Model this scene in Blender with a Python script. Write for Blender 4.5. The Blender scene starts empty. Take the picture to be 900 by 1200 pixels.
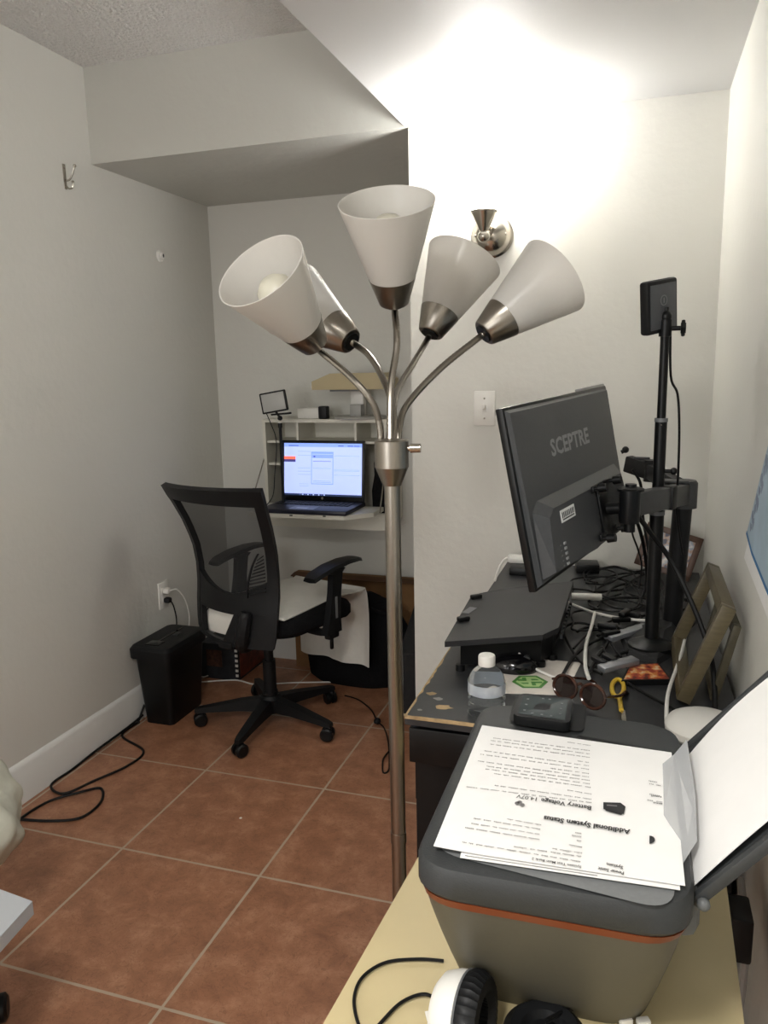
import bpy, bmesh, math, random
from mathutils import Vector as V, Matrix
random.seed(7)
SC = bpy.context.scene
COL = SC.collection
PI = math.pi
# ---------------------------------------------------------------- camera frame
F_PX = 908.2
yaw, pit, rol = -0.31793, 0.18320, -0.01999
FW = V((math.sin(yaw)*math.cos(pit), math.cos(yaw)*math.cos(pit), -math.sin(pit)))
R0 = V((math.cos(yaw), -math.sin(yaw), 0)); U0 = R0.cross(FW)
RT = R0*math.cos(rol)+U0*math.sin(rol); UP = RT.cross(FW)
EYE = V((0, 0, 1.4))
def ray(px, py): return FW+RT*((px-450)/F_PX)-UP*((py-600)/F_PX)
def _at(px, py, ax, v):
    d = ray(px, py); return EYE+d*((v-EYE[ax])/d[ax])
def PX(px, py, x): return _at(px, py, 0, x)
def PY(px, py, y): return _at(px, py, 1, y)
def PZ(px, py, z): return _at(px, py, 2, z)
def PD(px, py, depth): return EYE+ray(px, py)*depth
# ---------------------------------------------------------------- materials
def lin(c):
    return tuple(((v/255)/12.92 if v/255 <= .04045 else ((v/255+.055)/1.055)**2.4) for v in c)+(1,)
MATS = {}
def mat(name, rgb, rough=.5, metal=0., noise=0., nscale=20., bump=0., bscale=60., trans=0., alpha=1., emis=0., ior=1.45, spec=.5, sss=0., aniso=0., detail=4, stretch=None):
    if name in MATS: return MATS[name]
    m = bpy.data.materials.new(name); m.use_nodes = True; MATS[name] = m
    nt = m.node_tree; b = nt.nodes['Principled BSDF']; L = nt.links
    c = lin(rgb)
    b.inputs['Base Color'].default_value = c
    b.inputs['Roughness'].default_value = rough; b.inputs['Metallic'].default_value = metal
    b.inputs['IOR'].default_value = ior; b.inputs['Specular IOR Level'].default_value = spec
    b.inputs['Transmission Weight'].default_value = trans; b.inputs['Alpha'].default_value = alpha
    if aniso: b.inputs['Anisotropic'].default_value = aniso
    if emis:
        b.inputs['Emission Color'].default_value = c; b.inputs['Emission Strength'].default_value = emis
    tc = nt.nodes.new('ShaderNodeTexCoord')
    src = tc.outputs['Object']
    if stretch:
        mp = nt.nodes.new('ShaderNodeMapping'); mp.inputs['Scale'].default_value = stretch
        L.new(src, mp.inputs['Vector']); src = mp.outputs['Vector']
    if noise:
        n = nt.nodes.new('ShaderNodeTexNoise'); n.inputs['Scale'].default_value = nscale; n.inputs['Detail'].default_value = detail
        L.new(src, n.inputs['Vector'])
        r = nt.nodes.new('ShaderNodeValToRGB')
        r.color_ramp.elements[0].position = .3; r.color_ramp.elements[1].position = .7
        r.color_ramp.elements[0].color = tuple(v*(1-noise) for v in c[:3])+(1,)
        r.color_ramp.elements[1].color = tuple(min(1, v*(1+noise)) for v in c[:3])+(1,)
        L.new(n.outputs['Fac'], r.inputs['Fac']); L.new(r.outputs['Color'], b.inputs['Base Color'])
    if bump:
        n = nt.nodes.new('ShaderNodeTexNoise'); n.inputs['Scale'].default_value = bscale; n.inputs['Detail'].default_value = 3
        L.new(src, n.inputs['Vector'])
        bp = nt.nodes.new('ShaderNodeBump'); bp.inputs['Strength'].default_value = bump; bp.inputs['Distance'].default_value = .004
        L.new(n.outputs['Fac'], bp.inputs['Height']); L.new(bp.outputs['Normal'], b.inputs['Normal'])
    return m
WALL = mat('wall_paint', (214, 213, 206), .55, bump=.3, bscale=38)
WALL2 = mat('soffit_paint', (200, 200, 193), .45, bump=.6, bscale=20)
CEIL_P = mat('popcorn_ceiling', (222, 221, 218), .9, noise=.06, nscale=160, bump=1., bscale=75)
MATS['popcorn_ceiling'].node_tree.nodes['Bump'].inputs['Distance'].default_value = .02
CEIL_S = mat('smooth_ceiling', (200, 200, 199), .6, bump=.12, bscale=18)
TRIMW = mat('trim_white', (226, 226, 222), .4)
BLK = mat('black_plastic', (17, 18, 20), .5, spec=.35, noise=.1, nscale=90)
BLK2 = mat('black_satin', (13, 14, 15), .38, spec=.35)
BLKM = mat('black_matte', (30, 30, 31), .75, noise=.15, nscale=60, bump=.2, bscale=200)
BLKG = mat('black_gloss', (12, 12, 14), .12)
BLKF = mat('black_fabric', (17, 17, 19), .95, spec=.2, noise=.25, nscale=140, bump=.4, bscale=400)
RUB = mat('rubber_cable', (12, 12, 13), .5, spec=.3)
DGREY = mat('dark_grey_plastic', (54, 56, 57), .45, noise=.06, nscale=200)
MGREY = mat('mid_grey_plastic', (112, 114, 116), .5, noise=.05, nscale=200)
NICK = mat('brushed_nickel', (146, 140, 131), .3, 1., aniso=.6, noise=.06, nscale=40, stretch=(30, 30, 1))
NICK2 = mat('polished_nickel', (176, 170, 160), .2, 1.)
WHP = mat('white_plastic', (228, 226, 220), .35)
PAPER = mat('paper_white', (236, 235, 233), .7, noise=.015, nscale=30)
INK = mat('ink_grey', (120, 118, 118), .7)
INKB = mat('ink_black', (42, 42, 44), .7)
CLOTH = mat('white_cloth', (222, 219, 211), .9, noise=.04, nscale=15, bump=.5, bscale=26)
CARD = mat('cardboard', (125, 92, 58), .85, noise=.1, nscale=20)
CREAM = mat('cream_laminate', (198, 182, 140), .45, noise=.07, nscale=6, bump=.03, bscale=80)
WHLAM = mat('white_laminate', (220, 217, 205), .45)

# ---------------------------------------------------------------- mesh builder
class M:
    def __init__(s): s.v = []; s.f = []; s.mi = []; s.m = 0
    def add(s, vs, fs):
        k = len(s.v); s.v += [V(p) for p in vs]
        for f in fs: s.f.append([i+k for i in f]); s.mi.append(s.m)
        return s
    def bm(s, b, mtx=None):
        b.verts.ensure_lookup_table()
        for i, q in enumerate(b.verts): q.index = i
        s.add([(mtx @ q.co if mtx else q.co) for q in b.verts], [[q.index for q in f.verts] for f in b.faces]); b.free(); return s
    def box(s, c, size, rot=None, bev=0., seg=2):
        b = bmesh.new(); bmesh.ops.create_cube(b, size=1)
        for q in b.verts: q.co = V((q.co.x*size[0], q.co.y*size[1], q.co.z*size[2]))
        if bev: bmesh.ops.bevel(b, geom=b.edges[:], offset=min(bev, min(size)*.49), segments=seg, affect='EDGES', profile=.5)
        mt = Matrix.Translation(V(c))
        if rot is not None: mt = mt @ rot.to_4x4()
        return s.bm(b, mt)
    def bb(s, lo, hi, bev=0., seg=2):
        lo, hi = V(lo), V(hi); return s.box((lo+hi)/2, hi-lo, None, bev, seg)
    def lathe(s, prof, o, ax, n=28, cap=True):
        ax = V(ax).normalized(); t = V((0, 0, 1)) if abs(ax.z) < .9 else V((1, 0, 0))
        a = ax.cross(t).normalized(); b = ax.cross(a); o = V(o); vs = []; fs = []
        for r, h in prof:
            for i in range(n):
                an = 2*PI*i/n; vs.append(o+ax*h+(a*math.cos(an)+b*math.sin(an))*max(r, 1e-5))
        for k in range(len(prof)-1):
            for i in range(n):
                j = (i+1) % n; fs.append([k*n+i, k*n+j, (k+1)*n+j, (k+1)*n+i])
        if cap:
            fs.append(list(range(n))[::-1]); fs.append([(len(prof)-1)*n+i for i in range(n)])
        return s.add(vs, fs)
    def cyl(s, p0, p1, r0, r1=None, n=20):
        p0, p1 = V(p0), V(p1); return s.lathe([(r0, 0), (r0 if r1 is None else r1, (p1-p0).length)], p0, p1-p0, n)
    def sph(s, c, r, n=20, sc=(1, 1, 1)):
        b = bmesh.new(); bmesh.ops.create_uvsphere(b, u_segments=n, v_segments=max(6, n//2), radius=1)
        c = V(c); k = [V((q.co.x*r*sc[0], q.co.y*r*sc[1], q.co.z*r*sc[2])) for q in b.verts]
        for q, w in zip(b.verts, k): q.co = w+c
        return s.bm(b)
    def tube(s, pts, r, n=8, sub=6, rib=0.):
        P = smooth(pts, sub) if sub > 1 else [V(p) for p in pts]
        vs = []; fs = []; up = None
        for i, p in enumerate(P):
            t = (P[min(i+1, len(P)-1)]-P[max(i-1, 0)])
            if t.length < 1e-9: t = V((0, 0, 1))
            t.normalize()
            if up is None: up = t.orthogonal().normalized()
            up = (up-t*up.dot(t))
            if up.length < 1e-6: up = t.orthogonal()
            up.normalize(); w = t.cross(up)
            rr = (r[i*(len(r)-1)//max(1, len(P)-1)] if isinstance(r, (list, tuple)) else r)*(1+(rib if i % 2 else 0))
            for k in range(n):
                a = 2*PI*k/n; vs.append(p+(up*math.cos(a)+w*math.sin(a))*rr)
        for i in range(len(P)-1):
            for k in range(n):
                j = (k+1) % n; fs.append([i*n+k, i*n+j, (i+1)*n+j, (i+1)*n+k])
        fs.append(list(range(n))[::-1]); fs.append([(len(P)-1)*n+k for k in range(n)])
        return s.add(vs, fs)
    def prism(s, poly, o, ex, ey, d):
        """poly of 2-D points in the plane (ex, ey) from o, extruded by vector d"""
        o, ex, ey, d = V(o), V(ex), V(ey), V(d); n = len(poly)
        a = [o+ex*p[0]+ey*p[1] for p in poly]
        s.add(a+[q+d for q in a], [list(range(n))[::-1], list(range(n, 2*n))]+[[i, (i+1) % n, n+(i+1) % n, n+i] for i in range(n)]); return s
    def loft(s, rings, cap=True):
        n = len(rings[0]); vs = [p for r in rings for p in r]; fs = []
        for k in range(len(rings)-1):
            for i in range(n):
                j = (i+1) % n; fs.append([k*n+i, k*n+j, (k+1)*n+j, (k+1)*n+i])
        if cap: fs.append(list(range(n))[::-1]); fs.append([(len(rings)-1)*n+i for i in range(n)])
        return s.add(vs, fs)
    def sheet(s, fn, nu, nv, th=.0006):
        """thin solid surface fn(u,v)"""
        g = [[V(fn(i/nu, j/nv)) for i in range(nu+1)] for j in range(nv+1)]
        top = []; bot = []
        for j in range(nv+1):
            for i in range(nu+1):
                du = g[j][min(i+1, nu)]-g[j][max(i-1, 0)]; dv = g[min(j+1, nv)][i]-g[max(j-1, 0)][i]
                nn = du.cross(dv); nn = nn.normalized() if nn.length > 1e-12 else V((0, 0, 1))
                top.append(g[j][i]+nn*th/2); bot.append(g[j][i]-nn*th/2)
        W = nu+1; N = len(top); fs = []
        for j in range(nv):
            for i in range(nu):
                a = j*W+i; fs.append([a, a+1, a+W+1, a+W]); fs.append([N+a, N+a+W, N+a+W+1, N+a+1])
        for i in range(nu):
            fs.append([i, N+i, N+i+1, i+1]); a = nv*W+i; fs.append([a, a+1, N+a+1, N+a])
        for j in range(nv):
            a = j*W; fs.append([a, a+W, N+a+W, N+a]); a = j*W+nu; fs.append([a, N+a, N+a+W, a+W])
        return s.add(top+bot, fs)
def smooth(pts, sub=6):
    P = [V(p) for p in pts]
    if len(P) < 3: return P
    out = []
    for i in range(len(P)-1):
        p0 = P[max(i-1, 0)]; p1 = P[i]; p2 = P[i+1]; p3 = P[min(i+2, len(P)-1)]
        for k in range(sub):
            t = k/sub
            out.append(.5*((2*p1)+(p2-p0)*t+(2*p0-5*p1+4*p2-p3)*t*t+(3*p1-p0-3*p2+p3)*t**3))
    out.append(P[-1]); return out
def rrect(x0, y0, x1, y1, r, n=5):
    o = []
    for cx, cy, a0 in ((x1-r, y1-r, 0), (x0+r, y1-r, 90), (x0+r, y0+r, 180), (x1-r, y0+r, 270)):
        for k in range(n+1):
            a = math.radians(a0+90*k/n); o.append((cx+r*math.cos(a), cy+r*math.sin(a)))
    return o
WPOS = {}
def obj(name, m, mats, parent=None, label=None, flat=False, angle=35):
    me = bpy.data.meshes.new(name)
    if parent is not None: off = WPOS[parent.name]
    else:
        lo = V([min(p[i] for p in m.v) for i in range(3)]); hi = V([max(p[i] for p in m.v) for i in range(3)])
        off = V(((lo.x+hi.x)/2, (lo.y+hi.y)/2, lo.z))
    me.from_pydata([p-off for p in m.v], [], m.f)
    if not isinstance(mats, (list, tuple)): mats = [mats]
    for q in mats: me.materials.append(q)
    me.polygons.foreach_set('material_index', m.mi)
    b = bmesh.new(); b.from_mesh(me); bmesh.ops.recalc_face_normals(b, faces=b.faces[:]); b.to_mesh(me); b.free()
    if not flat:
        me.shade_smooth(); me.set_sharp_from_angle(angle=math.radians(angle))
    o = bpy.data.objects.new(name, me); COL.objects.link(o)
    if parent is not None: o.parent = parent
    else: o.location = off
    WPOS[o.name] = off
    if label: o['label'] = label
    return o
def tag(o, label, cat, group=None, kind=None):
    o['label'] = label; o['category'] = cat
    if group: o['group'] = group
    if kind: o['kind'] = kind
    return o
def thing(name, loc, label, cat, group=None):
    o = bpy.data.objects.new(name, None); o.empty_display_size = .05; COL.objects.link(o); o.location = V(loc); WPOS[o.name] = V(loc)
    return tag(o, label, cat, group)
def struct(name, m, mt, **k):
    o = obj(name, m, mt, **k); o['kind'] = 'structure'; return o
def text_mesh(s, o, xd, up, width=None, size=None, bold=0., depth=.0002):
    c = bpy.data.curves.new('t', 'FONT'); c.body = s; c.size = 1; c.extrude = 0; c.offset = bold; c.resolution_u = 2
    t = bpy.data.objects.new('t', c); COL.objects.link(t)
    dg = bpy.context.evaluated_depsgraph_get(); me = bpy.data.meshes.new_from_object(t.evaluated_get(dg))
    bpy.data.objects.remove(t); bpy.data.curves.remove(c)
    vs = [v.co.copy() for v in me.vertices]; fs = [list(p.vertices) for p in me.polygons]; bpy.data.meshes.remove(me)
    w = max(v.x for v in vs); k = width/w if width else size
    ky = (size if (width and size) else k)
    xd = V(xd).normalized(); up = V(up); up = (up-xd*up.dot(xd)).normalized(); n = xd.cross(up)
    return [V(o)+xd*(v.x*k)+up*(v.y*ky)+n*depth for v in vs], fs
def add_text(m, *a, **k):
    v, f = text_mesh(*a, **k); m.add(v, f)
def R(ax, deg): return Matrix.Rotation(math.radians(deg), 3, ax)
def basis(x, y, z): return Matrix((x, y, z)).transposed()

# ================================================================ SETTING
XL, XR, YB, YA, ZC, ZL = -1.91, .208, 2.515, 3.31, 2.465, 2.143
XJ = -.722            # left edge of the near back wall
YN = -2.6             # wall behind the camera
def quadbox(lo, hi): return M().bb(lo, hi)
fm = bpy.data.materials.new('terracotta_tile'); fm.use_nodes = True
nt = fm.node_tree; N = nt.nodes; L = nt.links; b = N['Principled BSDF']
tc = N.new('ShaderNodeTexCoord'); sp = N.new('ShaderNodeSeparateXYZ'); L.new(tc.outputs['Object'], sp.inputs[0])
def mth(op, a, b_=None, c=None):
    n = N.new('ShaderNodeMath'); n.operation = op
    for i, q in enumerate((a, b_, c)):
        if q is None: continue
        if isinstance(q, (int, float)): n.inputs[i].default_value = q
        else: L.new(q, n.inputs[i])
    return n.outputs[0]
def nearest(out, x0, s):
    f = mth('FRACT', mth('DIVIDE', mth('SUBTRACT', out, x0), s)); return mth('MULTIPLY', mth('MINIMUM', f, mth('SUBTRACT', 1., f)), s)
nz = N.new('ShaderNodeTexNoise'); nz.inputs['Scale'].default_value = 30; L.new(tc.outputs['Object'], nz.inputs['Vector'])
dx = nearest(sp.outputs[0], -.966, .456); dy = nearest(sp.outputs[1], 1.27, .478)
dd = mth('ADD', mth('MINIMUM', dx, dy), mth('MULTIPLY', mth('SUBTRACT', nz.outputs['Fac'], .5), .003))
gr = mth('LESS_THAN', dd, .0038)
n1 = N.new('ShaderNodeTexNoise'); n1.inputs['Scale'].default_value = 11; n1.inputs['Detail'].default_value = 8; n1.inputs['Roughness'].default_value = .72; n1.inputs['Distortion'].default_value = .25
L.new(tc.outputs['Object'], n1.inputs['Vector'])
rp = N.new('ShaderNodeValToRGB'); L.new(n1.outputs['Fac'], rp.inputs[0])
e = rp.color_ramp.elements; e[0].position = .3; e[0].color = lin((130, 88, 64)); e[1].position = .72; e[1].color = lin((184, 138, 108))
e2 = e.new(.5); e2.color = lin((156, 108, 80))
wv = N.new('ShaderNodeTexNoise'); wv.inputs['Scale'].default_value = 24; wv.inputs['Detail'].default_value = 5; wv.inputs['Distortion'].default_value = 2.2
L.new(tc.outputs['Object'], wv.inputs['Vector'])
vein = mth('MULTIPLY', mth('LESS_THAN', mth('ABSOLUTE', mth('SUBTRACT', wv.outputs['Fac'], .5)), .012), .35)
mxv = N.new('ShaderNodeMix'); mxv.data_type = 'RGBA'; L.new(vein, mxv.inputs[0]); L.new(rp.outputs[0], mxv.inputs[6]); mxv.inputs[7].default_value = lin((96, 58, 38))
mx = N.new('ShaderNodeMix'); mx.data_type = 'RGBA'; L.new(gr, mx.inputs[0]); L.new(mxv.outputs[2], mx.inputs[6]); mx.inputs[7].default_value = lin((176, 160, 140))
L.new(mx.outputs[2], b.inputs['Base Color']); b.inputs['Roughness'].default_value = .42
bp = N.new('ShaderNodeBump'); bp.inputs['Strength'].default_value = .25; bp.inputs['Distance'].default_value = .003
L.new(mth('ADD', mth('MULTIPLY', gr, -1.), mth('MULTIPLY', n1.outputs['Fac'], .5)), bp.inputs['Height']); L.new(bp.outputs['Normal'], b.inputs['Normal'])
fl = struct('floor', quadbox((-3.6, YN, -.05), (.4, YA+.1, 0)), fm)
me = fl.data
for v in me.vertices: v.co += fl.location
fl.location = (0, 0, 0)
struct('wall_left', quadbox((XL-.1, YN, 0), (XL, YA, 2.6)), WALL)
struct('wall_right', quadbox((XR, YN, 0), (XR+.1, YB, 2.6)), WALL)
struct('wall_back', quadbox((XJ, YB, 0), (XR+.1, YB+.1, 2.6)), WALL)
struct('wall_alcove', quadbox((XL, YA, 0), (XJ+.1, YA+.1, 2.6)), WALL)
struct('wall_alcove_side', quadbox((XJ, YB+.1, 0), (XJ+.1, YA, 2.6)), WALL)
struct('wall_front', quadbox((-3.6, YN-.1, 0), (.4, YN, 2.6)), WALL)
struct('ceiling', quadbox((-3.6, YN, ZC), (.4, YA, ZC+.1)), CEIL_P)
struct('ceiling.001', quadbox((-.730, YN, ZL), (XR, YB, ZC)), CEIL_S)       # lowered smooth part over the desk
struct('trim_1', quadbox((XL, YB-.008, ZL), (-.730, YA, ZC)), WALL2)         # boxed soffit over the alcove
bbm = M(); prof = [(0, 0), (.016, 0), (.016, .105), (.012, .115), (.012, .122), (.006, .135), (0, .14)]
bbm.prism(prof, (XL, YN, 0), (1, 0, 0), (0, 0, 1), (0, YA-YN, 0))
struct('baseboard_left', bbm, TRIMW)
bb2 = M().bb((XL, YA-.014, 0), (XJ, YA, .13)); struct('baseboard_back', bb2, TRIMW)

# ================================================================ WALL THINGS
# coat hook on the left wall
h = thing('coat_hook', PX(76, 222, XL), 'small double-prong nickel coat hook high on the left white wall', 'hook')
p0 = PX(74, 192, XL); p1 = PX(77, 222, XL)
c = (p0+p1)/2-V((.001, 0, 0))
obj('hook_plate', M().box(c+V((.002, 0, 0)), (.004, .014, p0.z-p1.z), bev=.0018), NICK2, h)
obj('prong', M().tube([c+V((.004, 0, -.012)), c+V((.02, .0, -.012)), c+V((.034, .0, .004)), c+V((.046, .0, .028))], .0032, sub=8).sph(c+V((.047, 0, .031)), .0058, 12), NICK2, h)
obj('prong', M().tube([c+V((.004, 0, -.03)), c+V((.016, 0, -.04)), c+V((.03, 0, -.038)), c+V((.034, .0, -.022))], .003, sub=8).sph(c+V((.034, 0, -.02)), .005, 12), NICK2, h)
obj('screw', M().sph(c+V((.004, 0, .028)), .003, 10), NICK2, h)
# round bracket
c = PX(187, 300, XL)
h = thing('wall_bracket', c, 'small round white mounting bracket with dark centre on the left wall', 'bracket')
obj('base_ring', M().lathe([(.024, 0), (.024, .004), (.02, .008), (.013, .009), (.013, .02), (.009, .021), (.008, .012), (0, .012)], c, (1, 0, 0)), WHP, h)
obj('socket', M().cyl(c+V((.012, 0, 0)), c+V((.0165, 0, 0)), .0085), DGREY, h, label='dark grey round hole')
# outlet on the left wall with two plugs
c = PX(191, 697, XL)
h = thing('wall_outlet', c, 'white electrical outlet plate low on the left wall behind the office chair', 'outlet')
obj('cover_plate', M().box(c+V((.003, 0, 0)), (.006, .072, .115), bev=.003), WHP, h)
for dz in (.02, -.02): obj('socket', M().box(c+V((.006, 0, dz)), (.003, .034, .028), bev=.0014), WHP, h)
pw = PX(197, 692, XL+.02)
h = thing('electrical_cable', pw, 'white power cord plugged into the upper socket behind the office chair', 'cord')
obj('plug', M().box(c+V((.022, .0, .02)), (.03, .03, .024), bev=.008), WHP, h)
obj('cable', M().tube([c+V((.035, 0, .02)), PX(208, 691, XL+.05), PX(217, 703, XL+.05), PX(222, 722, XL+.05), PX(222, 745, XL+.04), PX(232, 790, XL+.03), V((XL+.06, 3.0, .01))], .003), WHP, h)
h = thing('electrical_cable', c+V((.02, 0, -.02)), 'black power cord hanging from the lower wall socket down behind the paper shredder', 'cord')
obj('plug', M().box(c+V((.022, 0, -.022)), (.03, .028, .024), bev=.008), BLK, h)
obj('cable', M().tube([c+V((.036, 0, -.024)), PX(204, 712, XL+.045), PX(207, 730, XL+.04), V((XL+.03, 2.76, .2)), V((XL+.025, 2.74, .02))], .003), RUB, h)
# light switch
a = PY(556, 458, YB); b_ = PY(580, 499, YB); c = (a+b_)/2
h = thing('light_switch', c, 'white toggle light switch on the back wall left of the monitor', 'switch')
obj('cover_plate', M().box(c+V((0, -.003, 0)), (.070, .006, .112), bev=.003), WHP, h)
obj('toggle', M().box(c+V((0, -.012, .004)), (.009, .018, .016), rot=R('X', -22), bev=.003), WHP, h)
obj('toggle_collar', M().box(c+V((0, -.006, 0)), (.014, .003, .028), bev=.001), WHP, h)
for dz in (.032, -.032): obj('screw', M().sph(c+V((0, -.006, dz)), .003, 10), NICK2, h)
# wall sconce
c = PY(577, 277, YB)
h = thing('wall_sconce', c, 'lit brushed nickel wall sconce shining upward on the back wall', 'wall lamp')
obj('backplate', M().lathe([(.066, 0), (.066, .006), (.058, .012), (.056, .018), (.05, .03), (.036, .042), (.02, .048), (0, .05)], c, (0, -1, 0), 40), NICK2, h)
k = PY(567, 277, YB-.12)
obj('arm', M().tube([c+V((0, -.04, 0)), c+V((-.004, -.09, -.002)), k+V((0, 0, -.002))], .009).sph(k, .019, 20), NICK2, h)
obj('screw', M().sph(c+V((.047, -.03, 0)), .005, 10), NICK2, h); obj('screw', M().sph(c+V((-.047, -.03, 0)), .005, 10), NICK2, h)
cup = obj('cup', M().lathe([(.012, .012), (.014, .016), (.038, .066), (.041, .067), (.041, .072), (.037, .072), (.0125, .022)], k, (0, 0, 1), 32), NICK2, h)
GL = bpy.data.materials.new('frosted_shade_lit'); GL.use_nodes = True; g = GL.node_tree.nodes['Principled BSDF']
g.inputs['Base Color'].default_value = (.95, .94, .92, 1); g.inputs['Roughness'].default_value = .5; g.inputs['Transmission Weight'].default_value = .85
g.inputs['Emission Color'].default_value = (1, .97, .92, 1); g.inputs['Emission Strength'].default_value = 6
obj('glass_shade', M().lathe([(.036, .066), (.05, .10), (.066, .15), (.084, .20), (.081, .20), (.063, .15), (.047, .10), (.033, .068)], k, (0, 0, 1), 32, cap=False), GL, h, label='glowing frosted glass bell shade')
EM = mat('bulb_glow', (255, 244, 226), .5, emis=40)
obj('bulb', M().lathe([(.012, .06), (.014, .08), (.026, .105), (.03, .125), (.026, .146), (.012, .156), (0, .158)], k, (0, 0, 1), 24), EM, h, label='glowing bulb')
SCONCE = k+V((0, 0, .21))
# poster on right wall
q = [(0, 0), (0.2, .22), (.5, .52), (.62, .5), (.62, -.06), (.27, -.02)]
A = V((XR-.0015, 1.605, 1.025))
SEA = mat('map_sea', (164, 184, 198), .6, noise=.12, nscale=9)
SEAL = mat('map_line', (52, 110, 158), .6); LANDM = mat('map_coast', (128, 138, 158), .6, noise=.2, nscale=50)
pm = M(); pm.prism(q, A, (0, -1, 0), (0, 0, 1), (-.001, 0, 0))
pm.m = 1; pm.prism([(.02, .055), (.195, .235), (.49, .515), (.6, .49), (.6, .0), (.27, .02), (.1, .035)], A+V((-.0014, 0, 0)), (0, -1, 0), (0, 0, 1), (-.0003, 0, 0))
pm.m = 2; pm.prism([(.012, .05), (.1, .03), (.27, .014), (.6, -.006), (.6, .002), (.27, .022), (.1, .038), (.02, .058)], A+V((-.0018, 0, 0)), (0, -1, 0), (0, 0, 1), (-.0003, 0, 0))
pm.m = 3
for i in range(14):
    t = i/13; cx, cz = .07+.16*t, .075+.17*t+.012*math.sin(i*2.1)
    pm.prism([(cx-.012, cz-.004), (cx-.004, cz-.01-.004*(i % 3)), (cx+.012, cz), (cx+.007, cz+.006+.005*(i % 2)), (cx-.008, cz+.007)], A+V((-.0018, 0, 0)), (0, -1, 0), (0, 0, 1), (-.0003, 0, 0))
tag(obj('wall_map', pm, [PAPER, SEA, SEAL, LANDM], flat=True), 'pale blue printed map with white margin taped to the right wall', 'poster')

# ================================================================ FLOOR LAMP
LX, LY = -.364, 1.15
lamp = thing('floor_lamp', (LX, LY, 0), 'five-headed brushed nickel floor lamp with white cone shades, switched off', 'floor lamp')
obj('base', M().lathe([(.14, 0), (.14, .012), (.13, .02), (.03, .03), (.02, .05), (0, .05)], (LX, LY, 0), (0, 0, 1), 40), NICK, lamp)
obj('pole', M().lathe([(.0125, .03), (.0125, .6), (.0137, .6), (.0137, .62), (.0125, .62), (.0125, 1.24)], (LX, LY, 0), (0, 0, 1), 24), NICK, lamp)
obj('hub', M().lathe([(.0145, 1.219), (.0262, 1.248)], (LX, LY, 0), (0, 0, 1), 32).lathe([(.0268, 1.248), (.0268, 1.289), (.025, 1.291), (0, 1.291)], (LX, LY, 0), (0, 0, 1), 32), NICK, lamp)
kd = (RT*1+FW*-.2).normalized()
kz = V((LX, LY, 1.277))
kn = obj('knob', M().cyl(kz+kd*.024, kz+kd*.03, .005).cyl(kz+kd*.03, kz+kd*.046, .0075, .007), NICK2, lamp)
SH = bpy.data.materials.new('white_shade'); SH.use_nodes = True
nt = SH.node_tree; N = nt.nodes; L = nt.links; pb = N['Principled BSDF']; pb.inputs['Base Color'].default_value = lin((232, 230, 226)); pb.inputs['Roughness'].default_value = .28
tl = N.new('ShaderNodeBsdfTranslucent'); tl.inputs['Color'].default_value = lin((225, 222, 216))
ms = N.new('ShaderNodeMixShader'); ms.inputs[0].default_value = .45; L.new(pb.outputs[0], ms.inputs[1]); L.new(tl.outputs[0], ms.inputs[2]); L.new(ms.outputs[0], N['Material Output'].inputs[0])
BULB = mat('bulb_frosted', (200, 196, 180), .35)
D0 = 1.226
specs = [  # rim px, base px, toward-camera component, depth at base, waypoints px, start px
    ((453, 236), (462, 356), .37, 1.28, [(465, 404), (458, 455)], (457, 521), 'white cone shade pointing straight up'),
    ((301, 311), (369, 404), .52, 1.29, [(409, 440), (436, 471), (445, 500)], (446, 521), 'white cone shade tipped left, its bulb showing'),
    ((349, 357), (411, 400), -.62, 1.40, [(432, 416), (447, 440), (460, 476)], (462, 521), 'white cone shade tipped back left, partly hidden'),
    ((545, 302), (504, 391), -.42, 1.48, [(485, 425), (467, 455), (460, 486)], (455, 521), 'white cone shade tipped back right'),
    ((648, 325), (567, 391), -.40, 1.35, [(516, 432), (478, 473), (468, 500)], (467, 521), 'white cone shade tipped far right')]
for (rim, base, e_, d, way, st, lb) in specs:
    B = PD(base[0], base[1], d)
    cen = V(((rim[0]+base[0])/2, (rim[1]+base[1])/2)); vd = ray(*cen).normalized()
    C = PD(rim[0], rim[1], d); perp = C-B; perp = (perp-vd*perp.dot(vd)).normalized()
    ax = (perp*math.sqrt(1-e_*e_)-vd*e_).normalized()
    n = len(way); pts = []
    for i, w in enumerate([st]+way[::-1]):
        t = i/(n+1); pts.append(PD(w[0], w[1], D0+(d-D0)*t**1.3))
    pts += [B-ax*.012, B+ax*.004]
    arm = obj('gooseneck_arm', M().tube(pts, .0054, n=10, sub=26, rib=.1), NICK, lamp)
    # nickel cup
    hd = obj('shade_cup', M().lathe([(.0, 0), (.022, 0), (.0245, .002), (.0385, .046), (.0375, .046), (.0235, .004), (0, .004)], B, ax, 32), NICK, arm)
    obj('lamp_shade', M().lathe([(.0372, .0440), (.0745, .166), (.0735, .1665), (.0725, .166), (.0360, .0445)], B, ax, 48, cap=False), SH, arm, label=lb)
    obj('bulb', M().lathe([(.013, .01), (.013, .05), (.02, .075), (.029, .1), (.031, .115), (.028, .131), (.016, .143), (0, .146)], B, ax, 24), BULB, arm)
    obj('socket', M().lathe([(0, -.003), (.017, -.003), (.017, .001), (0, .001)], B, ax, 16), BLK2, arm)

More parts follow.
